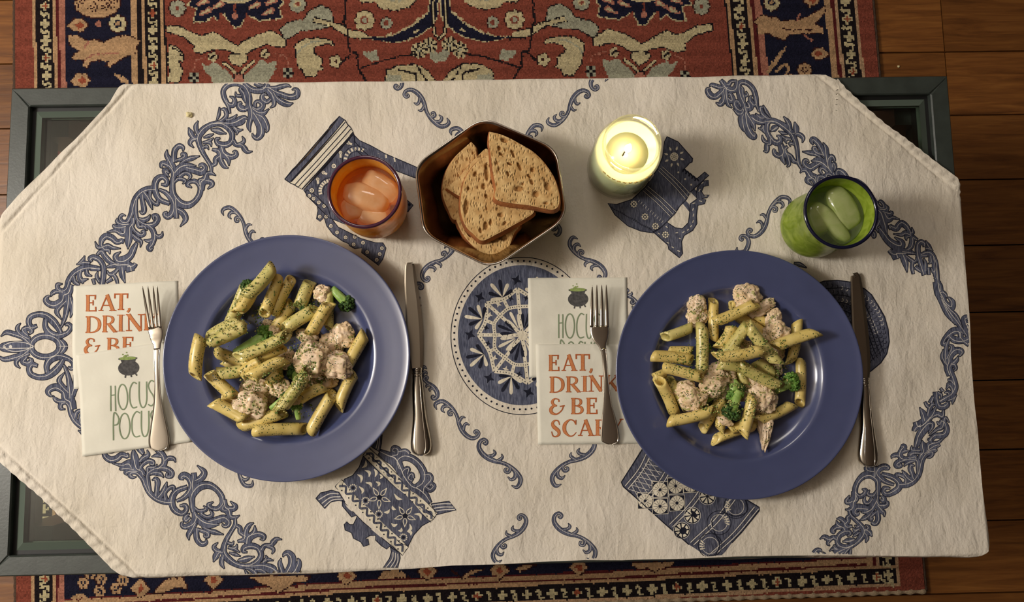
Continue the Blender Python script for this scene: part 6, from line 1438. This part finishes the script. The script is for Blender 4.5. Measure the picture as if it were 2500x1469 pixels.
hpL = Heap(PL, PL[2], PF)
ent(hpL, 'left', (480, 640), 3.339, rowsL, (701, 870), 0)
rowsR = [('p',170,505,440,405,92),('p',600,520,600,170,92),('p',205,620,430,620,84),('p',75,850,200,800,80),('p',290,910,440,880,80),('p',60,660,430,700,92),('p',120,860,280,1150,92),('p',205,850,385,1115,92),
 ('p',900,270,1100,400,84),('p',740,225,840,240,74),('p',800,310,1100,525,96),('p',620,600,740,410,92),('p',670,650,850,410,94),('p',820,770,880,920,90),('p',960,1040,1010,1130,80),('p',595,1380,965,1250,92),('p',720,1290,860,1230,84),
 ('p',930,1215,1290,1070,90),('p',1340,1080,1350,700,88),('p',1250,725,1305,360,84),('p',500,1290,690,1020,96),('p',640,1300,700,1090,90),('p',1220,830,1260,900,80),('c',880,960,120,110),('c',700,960,150,130),
 ('c',480,200,120,110),('c',490,310,140,130),('c',910,140,170,150,.2),('c',1050,240,170,90,-.5),('c',1135,350,90,130,.2),('c',1150,460,150,130),('c',860,575,140,120),('c',1150,640,150,120),('c',380,950,130,110),('c',430,1030,150,140,.3),
 ('c',1075,1290,150,260,.1,1),('c',1000,905,150,110),('c',1130,850,90,100),('c',1180,760,80,120),('b',560,720,580,590,60,1),('b',780,830,850,930,60,0),('b',620,1000,555,1045,82,0),
 ('p',820,1340,910,1000,92),('p',180,1215,590,1115,92),('c',660,850,200,170),('c',590,920,160,120),('c',1030,1030,180,170),('b',820,960,765,1120,95,0),('b',780,900,800,970,90,1),
 ('p',485,820,490,395,94,'T'),('p',140,760,480,850,92,'T'),('p',620,730,830,760,86),('p',700,600,800,650,80),('p',940,700,1120,830,88),('p',855,405,1120,745,94,'T'),('p',590,675,1000,610,92,'T'),('p',785,735,1150,920,94,'T'),
 ('p',595,375,965,210,96,'T'),('p',1085,590,1465,455,92,'T'),('b',1150,960,1290,890,100,1),('c',700,1215,90,50,.4)]
hpR = Heap(PR, PR[2], PF)
ent(hpR, 'right', (1570, 680), 3.498, rowsR, (1805, 910), 0)
# pesto: minced broccoli and cheese clinging to the heaps, more than anyone could count
def crumbs(hp, o, s, spots, name, label, seed):
    rs = random.Random(seed); Vs = [[], []]; Fs = [[], []]
    for (x0, y0, rx, ry, n) in spots:
        for k in range(int(n*.62)):
            a = rs.uniform(0, 6.28); q = math.sqrt(rs.random()); x, y = U(o[0] + (x0 + rx*q*math.cos(a))/s, o[1] + (y0 + ry*q*math.sin(a))/s, CB + .034)
            r = rs.uniform(.0004, .0013); z = food_z(hp, x, y) + r*.2; g = 0 if rs.random() < .62 else 1; b0 = len(Vs[g])
            st = [rs.uniform(.7, 1.3) for _ in range(6)]; c1_, s1_ = math.cos(a), math.sin(a)
            P = [(1,0,0),(-1,0,0),(0,1,0),(0,-1,0),(0,0,1),(0,0,-1)]
            for j, p in enumerate(P):
                px_, py_ = p[0]*st[j]*r*1.2, p[1]*st[j]*r; Vs[g].append((x + px_*c1_-py_*s1_, y + px_*s1_+py_*c1_, z + p[2]*st[j]*r*.8))
            Fs[g] += [[b0+i for i in f] for f in ((0,2,4),(2,1,4),(1,3,4),(3,0,4),(2,0,5),(1,2,5),(3,1,5),(0,3,5))]
    V = np.array(Vs[0] + Vs[1]); n0 = len(Vs[0]); F_ = Fs[0] + [[i + n0 for i in f] for f in Fs[1]]
    ob = mesh(name, V, F_, [mat('minced_broccoli_'+str(seed), (124, 144, 66), .6, .4, 900, vary=(78, 104, 40)), mat('pesto_cheese_'+str(seed), (196, 186, 118), .5, .2, 900)], None, [0]*len(Fs[0]) + [1]*len(Fs[1]), org=(V[:,0].mean(), V[:,1].mean(), V[:,2].min()))
    tag(ob, label, 'pesto', None, 'stuff')
crumbs(hpL, (480, 640), 3.339, [(600,620,480,480,900),(850,340,110,80,240),(820,900,230,120,500),(560,1040,260,200,500),(900,980,140,90,220),(430,220,70,60,90),(450,420,100,90,140),(700,1200,260,80,160),(820,680,160,90,260),(300,560,200,110,120)], 'minced_pesto', 'green minced broccoli pesto clinging to the left plate\'s pasta', 1)
crumbs(hpR, (1570, 680), 3.498, [(780,780,520,440,900),(560,620,70,160,140),(780,960,260,140,400),(600,1050,140,90,160),(1200,830,140,150,200),(490,270,70,80,70),(340,740,180,60,110),(1100,560,120,120,120),(800,1100,200,100,140)], 'minced_pesto', 'green minced broccoli pesto clinging to the right plate\'s pasta', 2)

# ------------------------------------------------------------------ crumbs fallen around
def crumb(px, py, z, r, label, m_, parent_name='bread_crumb'):
    x, y = U(px, py, z); bm = bmesh.new(); bmesh.ops.create_icosphere(bm, subdivisions=3, radius=r)
    for v in bm.verts: v.co = v.co * (1 + .5*noise.noise(v.co/r*1.3 + Vector((px, py, 0)))) ; v.co.z *= .6
    me = bpy.data.meshes.new(parent_name); bm.to_mesh(me); bm.free(); me.materials.append(m_)
    for f in me.polygons: f.use_smooth = True
    ob = bpy.data.objects.new(parent_name, me); COL.objects.link(ob); ob.location = (x, y, z + r*.5); tag(ob, label, 'crumb')
M_cr = mat('cheese_crumb', (226, 212, 160), .7, .2, 500)
crumb(463, 281, float(cz(*U(463,281,CB))), .0038, 'pale cheese crumb on the linen above the upper left acanthus scroll', M_cr, 'cheese_crumb')
crumb(803, 62, RZ, .0028, 'pale crumb on the red rug field above the table', M_cr)
crumb(2193, 163, 0, .0022, 'white speck of crumb on the dark floorboards beyond the rug', M_cr)
crumb(1735, 72, RZ, .0018, 'tiny white crumb on the rug near its right border', M_cr)
